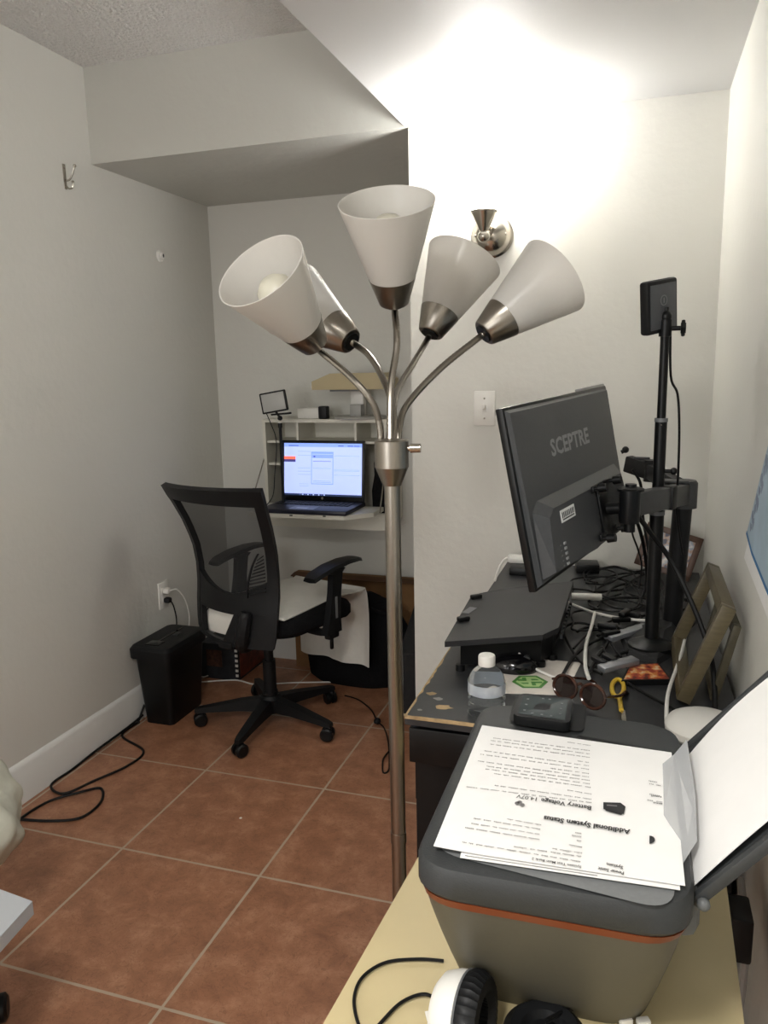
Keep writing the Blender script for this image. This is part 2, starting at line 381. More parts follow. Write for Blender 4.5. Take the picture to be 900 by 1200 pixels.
# ================================================================ SECRETARY DESK + THINGS ON IT
ZLF = .818
sx0, sx1, sy0 = -1.578, -1.00, 3.10
sec = thing('secretary_desk', (-1.29, 3.2, .73), 'white wall-mounted fold-down secretary desk in the alcove', 'desk')
cb = M(); t = .014
cb.bb((sx0, sy0, .74), (sx0+t, YA-.002, 1.187)); cb.bb((sx1-t, sy0, .74), (sx1, YA-.002, 1.187))
cb.bb((sx0, sy0-.004, 1.176), (sx1, YA-.002, 1.19)); cb.bb((sx0, sy0, .735), (sx1, YA-.002, .749)); cb.bb((sx0+t, YA-.012, .749), (sx1-t, YA-.002, 1.176))
obj('carcass', cb, WHLAM, sec)
obj('apron', M().bb((sx0, sy0-.012, .715), (sx1, sy0, .79)), WHLAM, sec)
obj('shelf', M().bb((sx0+t, sy0+.02, .985), (-1.50, YA-.012, .995)), WHLAM, sec)
obj('shelf', M().bb((sx0+t, sy0+.015, 1.085), (sx1-t, YA-.012, 1.095)), WHLAM, sec)
for x in (-1.42, -1.15): obj('divider', M().bb((x, sy0+.01, 1.095), (x+.01, YA-.012, 1.176)), WHLAM, sec)
lf = M(); lf.prism([(-1.545, 2.865), (-1.115, 2.865), (-1.02, 2.96), (-1.02, 3.095), (-1.56, 3.095)], (0, 0, ZLF-.018), (1, 0, 0), (0, 1, 0), (0, 0, .018))
leaf = obj('drop_leaf', lf, WHLAM, sec)
obj('catch', M().box(PY(341, 604, 2.863), (.012, .004, .005)), DGREY, leaf); obj('catch', M().box(PY(380, 605, 2.863), (.012, .004, .005)), DGREY, leaf)
for x in (sx0+.0, sx1-.01):
    obj('stay', M().tube([(x, 3.115, 1.03), (x+(.015 if x > -1.3 else -.012), 2.97, ZLF)], .003, sub=1), NICK2, sec)
# laptop
lz = ZLF
hy = 3.075
lap = thing('laptop', (-1.30, 2.97, lz), 'open black laptop with a bright web page on the white fold-down desk', 'laptop')
LXa, LXb = -1.487, -1.10
obj('keyboard_deck', M().bb((LXa, 2.855, lz), (LXb, hy+.02, lz+.02), .006), mat('laptop_navy', (26, 28, 44), .4), lap)
kb = M()
for r_ in range(5):
    for c_ in range(15):
        kb.box((LXa+.03+c_*.0225, 2.975+r_*.018, lz+.0212), (.0185, .0145, .003), bev=.001)
o = obj('keys', kb, BLK, lap); o['kind'] = 'stuff'
obj('touchpad', M().bb((-1.36, 2.868, lz+.0198), (-1.25, 2.945, lz+.0206)), mat('touchpad', (60, 62, 78), .3), lap)
obj('palm_sticker', M().bb((-1.335, 2.885, lz+.0206), (-1.285, 2.91, lz+.0209)), mat('stick1', (170, 176, 190), .4), lap, label='pale sticker')
sb = V((0, hy, lz+.02)); su = V((0, .10, .99)).normalized(); sn = V((0, -.99, .10)).normalized(); SW = LXb-LXa
SHH = .262
lid = M()
lid.box(V(((LXa+LXb)/2, 0, 0))+sb+su*(SHH/2)-sn*.004, (SW, .008, SHH), rot=basis(V((1, 0, 0)), -sn, su), bev=.003)
ld = obj('lid', lid, BLK2, lap)
def S(u, w, k=.0006): return V((LXa+.012+u*(SW-.024), 0, 0))+sb+su*(.022+w*(SHH-.034))+sn*k
scr = M()
def sq(u0, w0, u1, w1, mi, k): scr.m = mi; scr.add([S(u0, w0, k), S(u1, w0, k), S(u1, w1, k), S(u0, w1, k)], [[0, 1, 2, 3]])
def em(n, c, s=1.): return mat(n, c, .5, emis=s)
sq(0, 0, 1, 1, 0, .0004); sq(0, .93, 1, 1, 1, .0008); sq(0, 0, 1, .035, 2, .0008)
sq(0, .69, .15, .745, 3, .0009); sq(0, .64, .15, .69, 4, .0009)
sq(.355, .22, .64, .84, 5, .0009); sq(.365, .235, .63, .80, 0, .0012); sq(.365, .72, .63, .79, 1, .0014); sq(.38, .655, .61, .663, 6, .0015); sq(.385, .735, .41, .762, 6, .0015)
for w_ in (.28, .255, .52): sq(.38, w_, .61, w_+.008, 5, .0015)
for w_ in (.84, .765, .52, .46, .40): sq(.18, w_, .35, w_+.006, 5, .001)
for w_ in (.76, .50, .48, .40): sq(.65, w_, .97, w_+.006, 5, .001)
for u_ in (.06, .12, .7, .82, .9): sq(u_, .945, u_+.07, .96, 6, .001)
for i in range(10): sq(.2+i*.035, .008, .22+i*.035, .028, 0 if i % 2 else 6, .001)
for w_ in (.22, .18): sq(.2, w_, .32, w_+.005, 5, .001)
scm = [em('scr_bg', (176, 192, 244), .85), em('scr_bar', (134, 162, 240), .85), em('scr_task', (40, 55, 90), .6), em('scr_red', (235, 100, 80), 1.2), em('scr_navy', (60, 60, 120), .8), em('scr_line', (120, 150, 225), 1.), em('scr_dark', (70, 85, 150), .8)]
obj('screen', scr, scm, ld, flat=True, label='lit laptop screen showing a web page')
obj('maker_badge', M().lathe([(.006, 0), (.006, .0008), (0, .0008)], V(((LXa+LXb)/2, 0, 0))+sb+su*.012, sn), NICK2, ld)
# things on the secretary top (z 1.19)
zt = 1.19
a = PY(366, 490, 3.17)
h = tag(obj('small_box', M().bb((-1.43, 3.15, zt), (-1.31, 3.24, zt+.045), .003), WHP), 'low white box on the secretary top left of the black cube', 'box')
tag(obj('speaker_cube', M().bb((-1.315, 3.11, zt), (-1.275, 3.15, zt+.055), .006), BLK), 'tiny black cube on the secretary top beside the white box', 'speaker')
lmp = thing('desk_lamp', (-1.15, 3.18, zt), 'white column desk lamp with broad beige head and round base on the secretary top', 'lamp')
obj('lamp_base', M().lathe([(.115, 0), (.118, .004), (.112, .01), (0, .012)], (-1.145, 3.18, zt), (0, 0, 1), 36), mat('lampgrey', (176, 174, 168), .4), lmp)
obj('column', M().bb((-1.19, 3.18, zt+.01), (-1.13, 3.22, zt+.14), .006), WHP, lmp)
obj('control_box', M().bb((-1.175, 3.13, zt+.01), (-1.125, 3.18, zt+.06), .003), mat('boxgrey', (165, 164, 160), .4), lmp)
bh = M(); bh.prism([(-1.335, .0), (-.985, .0), (-.985, .042), (-1.02, .068), (-1.25, .068), (-1.335, .035)], (0, 3.10, zt+.125), (1, 0, 0), (0, 0, 1), (0, .13, 0))
obj('lamp_head', bh, mat('beige_plastic', (186, 172, 136), .5), lmp, label='beige wedge-shaped head')
obj('head_underside', M().bb((-1.26, 3.12, zt+.117), (-1.12, 3.2, zt+.126)), MGREY, lmp)
# LED light at left of secretary on its own little stand
def led_panel(parent, C, right, up, nrm, w, hh, th, front, back_first):
    rot = basis(right, up, nrm)
    obj('housing', M().box(C, (w, hh, th), rot=rot, bev=.005), BLK, parent)
    obj('diffuser', M().box(C+nrm*(th/2), (w*.86, hh*.84, .002), rot=rot, bev=.0008), mat('led_diffuser', (176, 176, 172), .4), parent)
vy = 3.0
A0 = PY(321, 471, vy); rt = V((.98, .1, .0)).normalized(); rt = (rt+V((0, 0, .16))).normalized(); nn = V((.25, -.95, .05)); nn = (nn-rt*nn.dot(rt)).normalized(); uu = nn.cross(rt)*-1
uu = uu if uu.z > 0 else -uu
tp = thing('video_light', A0-V((0, 0, .06)), 'small lit-face LED video panel left of the laptop in the alcove', 'light')
led_panel(tp, A0, rt, uu, nn, .118, .088, .014, 0, 0)
obj('ball_mount', M().sph(PY(328, 490, vy), .011, 12).cyl(PY(327, 488, vy), A0-uu*.04, .005), BLK, tp)
obj('grip_bar', M().cyl(PY(318, 486, vy), PY(341, 484, vy-.02), .004), BLK, tp)
st = thing('light_stand', V((-1.50, 3.0, ZLF)), 'thin black stand left of the laptop holding the small LED panel', 'stand')
TOP = PY(328, 493, vy)
obj('pole', M().cyl((TOP.x, vy, ZLF+.02), TOP-V((0, 0, .03)), .0065).cyl(TOP-V((0, 0, .03)), TOP-V((0, 0, .01)), .009), BLK, st)
obj('white_collar', M().cyl(TOP-V((0, 0, .018)), TOP-V((0, 0, .006)), .008), WHP, st, label='white collar')
obj('base', M().lathe([(.03, 0), (.03, .008), (.008, .02), (0, .02)], (TOP.x, vy, ZLF), (0, 0, 1)), BLK, st)
h = tag(obj('cable', M().tube([PY(312, 484, vy-.02), PY(318, 498, vy-.03), PY(323, 512, vy-.03), PY(324, 530, vy-.03), PY(322, 555, vy-.03), PY(320, 580, vy-.02), V((-1.52, 2.98, ZLF+.004))], .002), RUB), 'thin black cable dangling from the alcove LED panel', 'cable')
hb = M()
hb.loft([[V((-1.045+.035*s_*math.cos(a_)*(1.1 if z_ < .9 else 1), 3.16+.05*s_*math.sin(a_), z_)) for a_ in [2*PI*i/16 for i in range(16)]] for z_, s_ in ((.75, .9), (.80, 1.1), (.88, 1.15), (.95, .9), (1.0, .95), (1.05, .5), (1.065, .2))])
tag(obj('black_pouch', hb, BLKF), 'lumpy black pouch standing in the right end of the secretary desk', 'pouch')

# ================================================================ OFFICE CHAIR
CC = V((-1.362, 2.635, 0)); fa = math.radians(73.5)
cf = V((math.cos(fa), math.sin(fa), 0)); cr = V((cf.y, -cf.x, 0)); cz = V((0, 0, 1))
def K(r, f, z): return CC+cr*r+cf*f+cz*z
crot = basis(cr, cf, cz)
ch = thing('office_chair', CC, 'black mesh-back swivel office chair on casters facing the alcove desk', 'chair')
obj('gas_column', M().cyl(K(0, 0, .05), K(0, 0, .14), .032, .03).cyl(K(0, 0, .12), K(0, 0, .27), .026).cyl(K(0, 0, .26), K(0, 0, .43), .019), BLK, ch)
obj('base_hub', M().lathe([(.03, .05), (.042, .06), (.045, .11), (.035, .125), (0, .125)], CC, (0, 0, 1)), BLK, ch)
cast_dirs = []
for px, py in ((279, 880), (233, 836), (394, 860), (396, 811)):
    q = PZ(px, py, .03)-CC; cast_dirs.append(math.atan2(q.y, q.x))
a0 = cast_dirs[0]
for i in range(5):
    an = a0+i*2*PI/5; d = V((math.cos(an), math.sin(an), 0)); s_ = V((-d.y, d.x, 0))
    rings = []
    for t_, w_, z0, z1 in ((.02, .027, .06, .115), (.12, .024, .065, .105), (.24, .02, .062, .085), (.285, .017, .058, .078), (.305, .012, .06, .074)):
        rings.append([CC+d*t_+s_*w_*a+cz*(z0 if b < 0 else z1) for a, b in ((-1, -1), (1, -1), (.8, 1), (-.8, 1))])
    leg = obj('base_leg', M().loft(rings), BLK, ch)
    P_ = CC+d*.285
    sw = V((math.cos(an+1.0+i), math.sin(an+1.0+i), 0))
    cs = obj('caster', M().cyl(P_+sw*.006, P_+sw*.024, .026, .024).cyl(P_-sw*.006, P_-sw*.024, .026, .024).cyl(P_-sw*.01, P_+sw*.01, .012), BLK, leg) if False else None
    cm = M()
    c0 = P_+cz*.027
    cm.lathe([(0, -.024), (.02, -.024), (.0265, -.019), (.0265, -.007), (.012, -.005), (.012, .005), (.0265, .007), (.0265, .019), (.02, .024), (0, .024)], c0, sw, 24)
    cm.cyl(P_+cz*.03, P_+cz*.068, .008)
    cm.box(P_+cz*.046, (.034, .016, .02), bev=.006)
    obj('caster', cm, BLK2, leg)
# seat
def seat_ring(z, k, drop=0):
    pts = rrect(-.235*k, -.215*k, .235*k, .245*k, .1*k, 6)
    return [K(x, y+.06, z-.02*max(0, (y-.12))/.12) for x, y in pts]
obj('seat', M().loft([seat_ring(.425, .82), seat_ring(.428, .95), seat_ring(.445, 1.0), seat_ring(.475, 1.0), seat_ring(.492, .96), seat_ring(.5, .85)]), BLKF, ch)
obj('seat_mechanism', M().box(K(0, .02, .408), (.2, .26, .04), rot=crot, bev=.008).box(K(0, -.13, .40), (.07, .2, .03), rot=crot, bev=.006), BLK, ch)
obj('tilt_lever', M().tube([K(.09, .08, .40), K(.17, .1, .40), K(.2, .12, .385), K(.205, .14, .35)], .005).box(K(.207, .145, .33), (.012, .016, .045), rot=crot, bev=.005), BLK2, ch)
# arms
for sg in (1, -1):
    am = M()
    am.box(K(sg*.245, .10, .39), (.03, .06, .03), rot=crot, bev=.006)
    am.tube([K(sg*.12, .08, .40), K(sg*.2, .085, .395), K(sg*.25, .09, .41)], .016, n=8)
    rings = []
    for z, w, dpt, f0 in ((.40, .016, .045, .09), (.46, .014, .034, .10), (.56, .013, .028, .115), (.63, .013, .03, .125), (.645, .016, .05, .12)):
        rings.append([K(sg*.252+a*w, f0+b*dpt, z) for a, b in ((-1, -1), (-1, 1), (1, 1), (1, -1))])
    am.loft(rings)
    ar = obj('armrest', am, BLK, ch)
    rg = []
    for f_, z, w in ((-.03, .636, .03), (.0, .648, .038), (.08, .662, .042), (.17, .668, .04), (.24, .664, .036), (.27, .655, .024)):
        rg.append([K(sg*.252+a*w, f_, z+b*.009) for a, b in ((-1, -.6), (-.8, .8), (0, 1.1), (.8, .8), (1, -.6), (0, -1))])
    obj('arm_pad', M().loft(rg), BLK2, ar)
    obj('slot_insert', M().box(K(sg*.252+sg*.014, .108, .5), (.003, .012, .085), rot=crot), MGREY, ar, label='grey slot trim')
# backrest : surface param (u -1..1, z)
PR = [(1.0, -.305, .250), (.93, -.272, .238), (.85, -.235, .224), (.76, -.205, .213), (.68, -.195, .208), (.60, -.195, .207), (.53, -.205, .205), (.46, -.21, .202), (.385, -.22, .185)]
def prof_at(z):
    for (z1, f1, w1), (z0, f0, w0) in zip(PR, PR[1:]):
        if z >= z0: t_ = (z-z0)/(z1-z0); return f0+(f1-f0)*t_, w0+(w1-w0)*t_
    return PR[-1][1], PR[-1][2]
def BK(u, z, k=0.):
    f_, w_ = prof_at(min(1.0, z)); return K(u*w_, f_+.05*u*u+k+(-.1 if False else 0), z+(.006*u if z > .95 else 0))
def strip(m, u0, u1, z0, z1, nu, nz, th=.018, k=0.):
    m.sheet(lambda a, b: BK(u0(b) + (u1(b)-u0(b))*a, z0(a)+(z1(a)-z0(a))*b, k), nu, nz, th)
cn = lambda v: (lambda _: v)
fr = M()
strip(fr, cn(-1.), lambda b: -.86+.02*b, cn(.43), cn(1.0), 2, 16, .022)
strip(fr, lambda b: .80+.06*b, cn(1.), cn(.43), cn(1.0), 2, 16, .024)
strip(fr, cn(-1.), cn(1.), cn(.945), cn(1.0), 14, 3, .022)
# lower shell with opening
zc = lambda a: .655-.03*math.sin(PI*a)
strip(fr, cn(-1.), cn(1.), cn(.52), lambda a: .67-.075*math.sin(PI*min(1, a*1.02)), 14, 4, .02, .001)
strip(fr, cn(-1.), lambda b: -.74-.04*b, cn(.41), cn(.53), 3, 3, .02, .001)
strip(fr, lambda b: -.10+.30*b, cn(1.), cn(.40), cn(.53), 10, 3, .02, .001)
strip(fr, cn(-.80), cn(.0), lambda a: .408-.012*a, lambda a: .424-.01*a, 6, 2, .018, .001)
obj('backrest_frame', fr, BLK, ch)
MESH = bpy.data.materials.new('black_mesh_fabric'); MESH.use_nodes = True
nt = MESH.node_tree; N = nt.nodes; L = nt.links; pb = N['Principled BSDF']; pb.inputs['Base Color'].default_value = lin((26, 27, 29)); pb.inputs['Roughness'].default_value = .8
tr = N.new('ShaderNodeBsdfTransparent'); ms = N.new('ShaderNodeMixShader'); ms.inputs[0].default_value = .72
L.new(tr.outputs[0], ms.inputs[1]); L.new(pb.outputs[0], ms.inputs[2]); L.new(ms.outputs[0], N['Material Output'].inputs[0])
mm = M(); 
g = [[BK(-.9+1.8*i/12, .585+.385*j/12, .006) for i in range(13)] for j in range(13)]
mm.add([p for r_ in g for p in r_], [[j*13+i, j*13+i+1, (j+1)*13+i+1, (j+1)*13+i] for j in range(12) for i in range(12)])
obj('mesh_panel', mm, MESH, ch)
sl = M()
for i in range(11):
    z = .598+i*.0135
    wl = .32+.028*abs(i-3)
    sl.sheet(lambda a, b: BK(.50+.03*max(0, i-3)+(.82-.50-.03*max(0, i-3))*a, z+.018*a+.005*b, -.014), 4, 1, .005)
sl.sheet(lambda a, b: BK(.46+.26*a*a+.03*b, .59+.17*a, -.014), 8, 1, .008)
obj('lumbar_slats', sl, BLK, ch)
obj('back_bracket', M().tube([K(.03, -.10, .395), K(.06, -.19, .40), K(.09, -.225, .45), K(.10, -.21, .54)], [.03, .03, .026, .02], n=10), BLK, ch)
# white cloth on the seat
cl = M()
def cloth(u, v):
    r_ = -.17+(.385-.02*min(1, v*2))*u+.008*math.sin(v*7+u*3)
    tt = v*.94-.08
    if u > .45 and tt < 0: tt = 0.
    back = tt < 0
    if tt < 0: f_ = -.13-.035*min(1, -tt*40); z = .505+tt*1.15
    elif tt < .50: f_ = -.13+tt; z = .507+.005*math.sin(u*11)*math.sin(v*9)+.012*math.exp(-((u-.15)/.2)**2)
    else:
        s_ = min(1, (tt-.50)/.05); f_ = .37+.02*math.sin(s_*PI/2)+.012*math.sin(u*13+v*3)*min(1, (tt-.5)*8); z = .507-.02*(s_)-max(0, tt-.52)*1.0
        r_ += (tt-.5)*.05*(1 if u > .5 else -.3)
    if tt > .3 and tt <= .5: z -= .02*(tt-.3)/.2
    return K(r_, f_, z)
cl.sheet(cloth, 26, 44, .004)
tag(obj('white_cloth', cl, CLOTH), 'rumpled white cloth draped over the office chair seat and hanging off its front', 'cloth')

# ================================================================ FLOOR THINGS IN THE ALCOVE
# paper shredder
sh = thing('paper_shredder', V((-1.80, 2.66, 0)), 'black plastic paper shredder bin beside the left wall', 'paper shredder')
s0, s1, t0, t1 = -1.885, -1.725, 2.475, 2.75
def rr3(x0, y0, x1, y1, r, z, dz=0): return [V((x, y, z)) for x, y in rrect(x0, y0, x1, y1, r, 4)]
obj('bin', M().loft([rr3(s0+.02, t0+.025, s1-.012, t1-.02, .02, .0), rr3(s0+.001, t0+.006, s1+.006, t1, .025, .285)]), BLK2, sh)
obj('cutter_head', M().loft([rr3(s0-.012, t0-.012, s1+.016, t1+.01, .028, .285), rr3(s0-.014, t0-.014, s1+.018, t1+.012, .03, .32), rr3(s0-.004, t0-.004, s1+.008, t1+.002, .026, .334), rr3(s0+.005, t0+.006, s1, t1-.008, .02, .336)]), BLK, sh)
obj('feed_slot', M().bb((-1.81, t0+.03, .3355), (-1.80, t1-.03, .3375)).bb((-1.835, t0+.02, .3355), (-1.775, t0+.07, .339), .001), BLKG, sh)
obj('switch', M().bb((-1.79, t0+.14, .336), (-1.765, t0+.18, .342), .002), DGREY, sh)
# shredder cord on floor
pts = [V((-1.89, 2.53, .06)), V((-1.885, 2.48, .008)), PZ(150, 845, .005), PZ(143, 862, .005), PZ(168, 880, .005), PZ(150, 897, .005), PZ(110, 915, .005), PZ(75, 930, .005), PZ(60, 920, .005), PZ(75, 900, .005), PZ(110, 878, .012), PZ(143, 850, .015), V((-1.875, 2.50, .03))]
pts = [V((max(p.x, XL+.024), p.y, p.z)) for p in pts]
tag(obj('electrical_cable', M().tube(pts, .0045, sub=8), RUB), 'black cord looping over the tiles below the shredder along the baseboard', 'cord')
pts = [PZ(22, 960, .005), PZ(60, 962, .005), PZ(95, 958, .005), PZ(118, 940, .005), PZ(118, 924, .005), PZ(95, 928, .012), PZ(60, 938, .005), PZ(30, 955, .005), PZ(8, 975, .005)]
pts = [V((max(p.x, XL+.024), p.y, p.z)) for p in pts]
tag(obj('electrical_cable', M().tube(pts, .0045, sub=8), RUB), 'black cord making a flat loop on the tiles beside the pillow', 'cord')
# box with pictures under the chair
bx = M(); bx.bb((-1.895, 2.98, 0), (-1.70, 3.26, .17)); 
bx.m = 1; bx.bb((-1.7005, 3.0, .01), (-1.6985, 3.25, .16)); bx.m = 2
for i in range(6): bx.bb((-1.712, 2.978, .02+i*.024), (-1.699, 2.982, .032+i*.024))
bx.m = 3; bx.bb((-1.86, 2.9785, .06), (-1.78, 2.9802, .14))
tag(obj('carton', bx, [mat('carton_dark', (40, 42, 46), .6, noise=.3, nscale=30), mat('carton_red', (110, 52, 36), .6, noise=.5, nscale=25), WHP, mat('carton_brown', (70, 44, 34), .6, noise=.5, nscale=60)]), 'dark printed carton with a reddish side on the floor behind the chair', 'box')
# cardboard box
cbx = thing('cardboard_box', (-1.25, 3.2, 0), 'wide brown cardboard box standing under the secretary desk', 'box')
obj('box_body', M().bb((-1.52, 3.225, 0), (-.80, 3.29, .46)), CARD, cbx)
obj('box_flap', M().box((-1.16, 3.205, .463), (.70, .05, .004), rot=R('X', 8)), mat('cardboard_dark', (92, 64, 40), .85), cbx, label='folded darker brown flap')
# black bag
bg = M(); rings = []
for z_, s_ in ((0, .8), (.03, 1.), (.14, 1.05), (.26, .95), (.36, .75), (.41, .5), (.43, .2)):
    rings.append([V((-1.16+.22*s_*math.cos(a)+.02*math.sin(3*a+z_*9)+(.03 if z_ > .2 else 0), 3.115+.07*s_*math.sin(a), z_)) for a in [2*PI*i/28 for i in range(28)]])
bg.loft(rings)
bag = thing('backpack', (-1.16, 3.06, 0), 'slumped black backpack on the floor in front of the cardboard box', 'bag')
obj('bag_body', bg, BLKF, bag)
obj('strap', M().tube([(-1.08, 3.06, .37), (-.97, 3.05, .34), (-.925, 3.06, .24), (-.95, 3.05, .12), (-.98, 3.06, .05)], .012), BLKF, bag)
obj('buckle', M().box((-.945, 3.045, .27), (.03, .012, .02), bev=.003).cyl((-.948, 3.035, .275), (-.948, 3.04, .275), .005), BLKG, bag)
# black case right of the pole
cs = M(); cs.prism([(0, 0), (.26, 0), (.26, .40), (0, .26)], (-.89, 2.86, 0), (0, 1, 0), (0, 0, 1), (.1, 0, 0))
tag(obj('storage_case', cs, BLKM), 'black sloped case on the floor at the alcove edge behind the lamp pole', 'case')
tag(obj('electrical_cable', M().tube([V((-1.88, 2.9, .006)), PZ(275, 797, .005), PZ(300, 802, .005), PZ(345, 800, .005), PZ(400, 799, .005), PZ(440, 797, .005), PZ(470, 799, .005), PZ(484, 803, .005)], .0035, sub=8), WHP), 'thin white cord crossing the tiles behind the chair', 'cord')
pc = thing('electrical_cable', PZ(442, 845, 0), 'thin black cord with a round plug on the tiles left of the lamp pole', 'cord')
obj('cable', M().tube([PZ(404, 815, .004), PZ(420, 820, .004), PZ(435, 832, .004), PZ(442, 845, .012), PZ(450, 853, .006), PZ(455, 870, .005), PZ(456, 900, .005), PZ(449, 905, .005), PZ(449, 890, .005), PZ(456, 880, .005)], .003, sub=8), RUB, pc)
obj('plug', M().sph(PZ(442, 845, .014), .014, 14, (1, 1.2, .9)), BLK, pc)
tag(obj('floor_adapter', M().box(PZ(440, 797, .014), (.09, .03, .026), rot=R('Z', 8), bev=.006), BLK), 'black power brick on the tiles beside the black backpack', 'adapter')
tag(obj('crumb', M().lathe([(.004, 0), (.005, .0015), (.003, .003), (0, .003)], PZ(282, 959, 0), (0, 0, 1), 7), WHP), 'tiny white crumb in the middle of a floor tile', 'debris')

# ================================================================ LEFT FOREGROUND
pl = M(); pc_ = PZ(-100, 978, .40)
rings = []
for k in range(41):
    t_ = k/40; s_ = math.sin(PI*t_)**.45 if 0 < t_ < 1 else .02
    rings.append([pc_+V((.21*s_*math.cos(a)*(1+.05*math.sin(5*a+k*.3)), .23*s_*math.sin(a)*(1+.04*math.sin(4*a+k*.5)), .36*(t_-.5))) for a in [2*PI*i/90 for i in range(90)]])
from mathutils import noise as mn
rings = [[p+(p-pc_).normalized()*(.022*mn.noise(p*9)+.012*mn.noise(p*24)) for p in r_] for r_ in rings]
pl.loft(rings)
tag(obj('pillow', pl, mat('pillow_cloth', (196, 196, 182), .95, noise=.1, nscale=14, bump=1., bscale=18)), 'rumpled off-white pillow at the left edge of the photo above the grey tabletop', 'pillow')
rt_ = thing('rolling_table', PZ(-20, 1195, 0), 'grey tabletop corner on a black caster at the lower left edge', 'table')
zt2 = .42
A_ = PZ(38, 1056, zt2); B_ = PZ(0, 1042, zt2); C_ = PZ(0, 1098, zt2)
d1 = (B_-A_).normalized(); d2 = (C_-A_).normalized()
tb = M(); q = [A_, A_+d1*.5, A_+d1*.5+d2*.5, A_+d2*.5]
tb.add([p for p in q]+[p-V((0, 0, .028)) for p in q], [[0, 1, 2, 3], [7, 6, 5, 4], [0, 3, 7, 4], [1, 0, 4, 5], [2, 1, 5, 6], [3, 2, 6, 7]])
obj('table_top', tb, mat('grey_laminate', (176, 180, 184), .4), rt_)
tb = M(); off = (d1+d2)*.035; q = [p+off-V((0, 0, .028)) for p in (A_, A_+d1*.4, A_+d1*.4+d2*.4, A_+d2*.4)]
tb.add([p for p in q]+[p-V((0, 0, .03)) for p in q], [[0, 1, 2, 3], [7, 6, 5, 4], [0, 3, 7, 4], [1, 0, 4, 5], [2, 1, 5, 6], [3, 2, 6, 7]])
obj('under_frame', tb, MGREY, rt_)
cq = PZ(-2, 1182, .03)
obj('leg', M().cyl(cq+V((-.03, -.02, .04)), cq+V((-.03, -.02, zt2-.09)), .014), MGREY, rt_)
obj('caster', M().lathe([(0, -.02), (.022, -.02), (.03, -.014), (.03, .014), (.022, .02), (0, .02)], cq, (.8, .6, 0), 24).cyl(cq+V((-.03, -.02, .01)), cq+V((-.03, -.02, .05)), .01), BLK2, rt_)

# ================================================================ BLACK DESK
ZD = .76
dk = thing('black_desk', (-.1, 1.9, 0), 'worn black desk with chipped edges along the right wall under the monitors', 'desk')
DX0, DX1, DY0, DY1 = -.395, .196, 1.30, YB-.012
tm = M(); tm.bb((DX0, DY0, ZD-.018), (DX1, DY1, ZD)); tm.m = 1
CHIP = mat('chipboard', (176, 150, 112), .8, noise=.2, nscale=60)
def blob(cx, cy, rx, ry, z, seed, n=11):
    rd = random.Random(seed)
    return [V((cx+rx*math.cos(2*PI*i/n)*(.7+.5*rd.random()), cy+ry*math.sin(2*PI*i/n)*(.7+.5*rd.random()), z)) for i in range(n)]
for px, py, rx, ry, sd in ((506, 813, .011, .008, 1), (520, 829, .017, .011, 2), (514, 819, .010, .007, 3), (492, 832, .006, .004, 4), (474, 838, .006, .006, 5)):
    c = PZ(px, py, ZD); tm.m = 2 if sd in (3, 4) else 1
    r_ = blob(c.x, c.y, rx, ry, ZD+.0004, sd); tm.add(r_, [list(range(len(r_)))])
tm.m = 1
rd = random.Random(3); ed = []
for i in range(24): ed.append((DX0-.0004, DY0+i*.016, .002+.005*rd.random()*(1 if i < 19 else .2)))
vs = []; fs = []
for i, (x, y, w) in enumerate(ed): vs += [V((x, y, ZD+.0005)), V((x+w, y, ZD+.0005)), V((x, y, ZD-.016))]
for i in range(len(ed)-1): fs += [[3*i, 3*i+1, 3*i+4, 3*i+3], [3*i+2, 3*i, 3*i+3, 3*i+5]]
tm.add(vs, fs)
vs = []; fs = []
for i in range(16):
    x = DX0+i*.016; w = .0012+.002*rd.random(); vs += [V((x, DY0-.0004, ZD+.0005)), V((x, DY0+w, ZD+.0005)), V((x, DY0-.0004, ZD-.006))]
for i in range(15): fs += [[3*i, 3*i+1, 3*i+4, 3*i+3], [3*i+2, 3*i, 3*i+3, 3*i+5]]
tm.add(vs, fs)
obj('desk_top', tm, [mat('desk_black', (46, 47, 49), .38, noise=.1, nscale=50), CHIP, mat('chip_grey', (150, 148, 144), .8)], dk, label='black top with bare chipboard showing at the chips')
obj('end_panel', M().bb((DX0+.012, DY0+.03, 0), (DX1-.01, DY0+.048, ZD-.018)), BLK2, dk)
obj('end_panel', M().bb((DX0+.012, DY1-.03, 0), (DX1-.01, DY1-.012, ZD-.018)), BLK2, dk)
obj('back_panel', M().bb((DX1-.028, DY0+.048, .1), (DX1-.01, DY1-.03, ZD-.018)), BLK2, dk)
dr = obj('drawer', M().bb((DX0+.004, DY0+.05, .56), (DX0+.022, DY0+.62, ZD-.03), .003).bb((DX0+.022, DY0+.06, .575), (DX1-.05, DY0+.60, .70)), BLK2, dk)
obj('end_rail', M().bb((DX0+.004, DY0+.012, .66), (DX1-.01, DY0+.03, ZD-.03), .002), BLK2, dk)

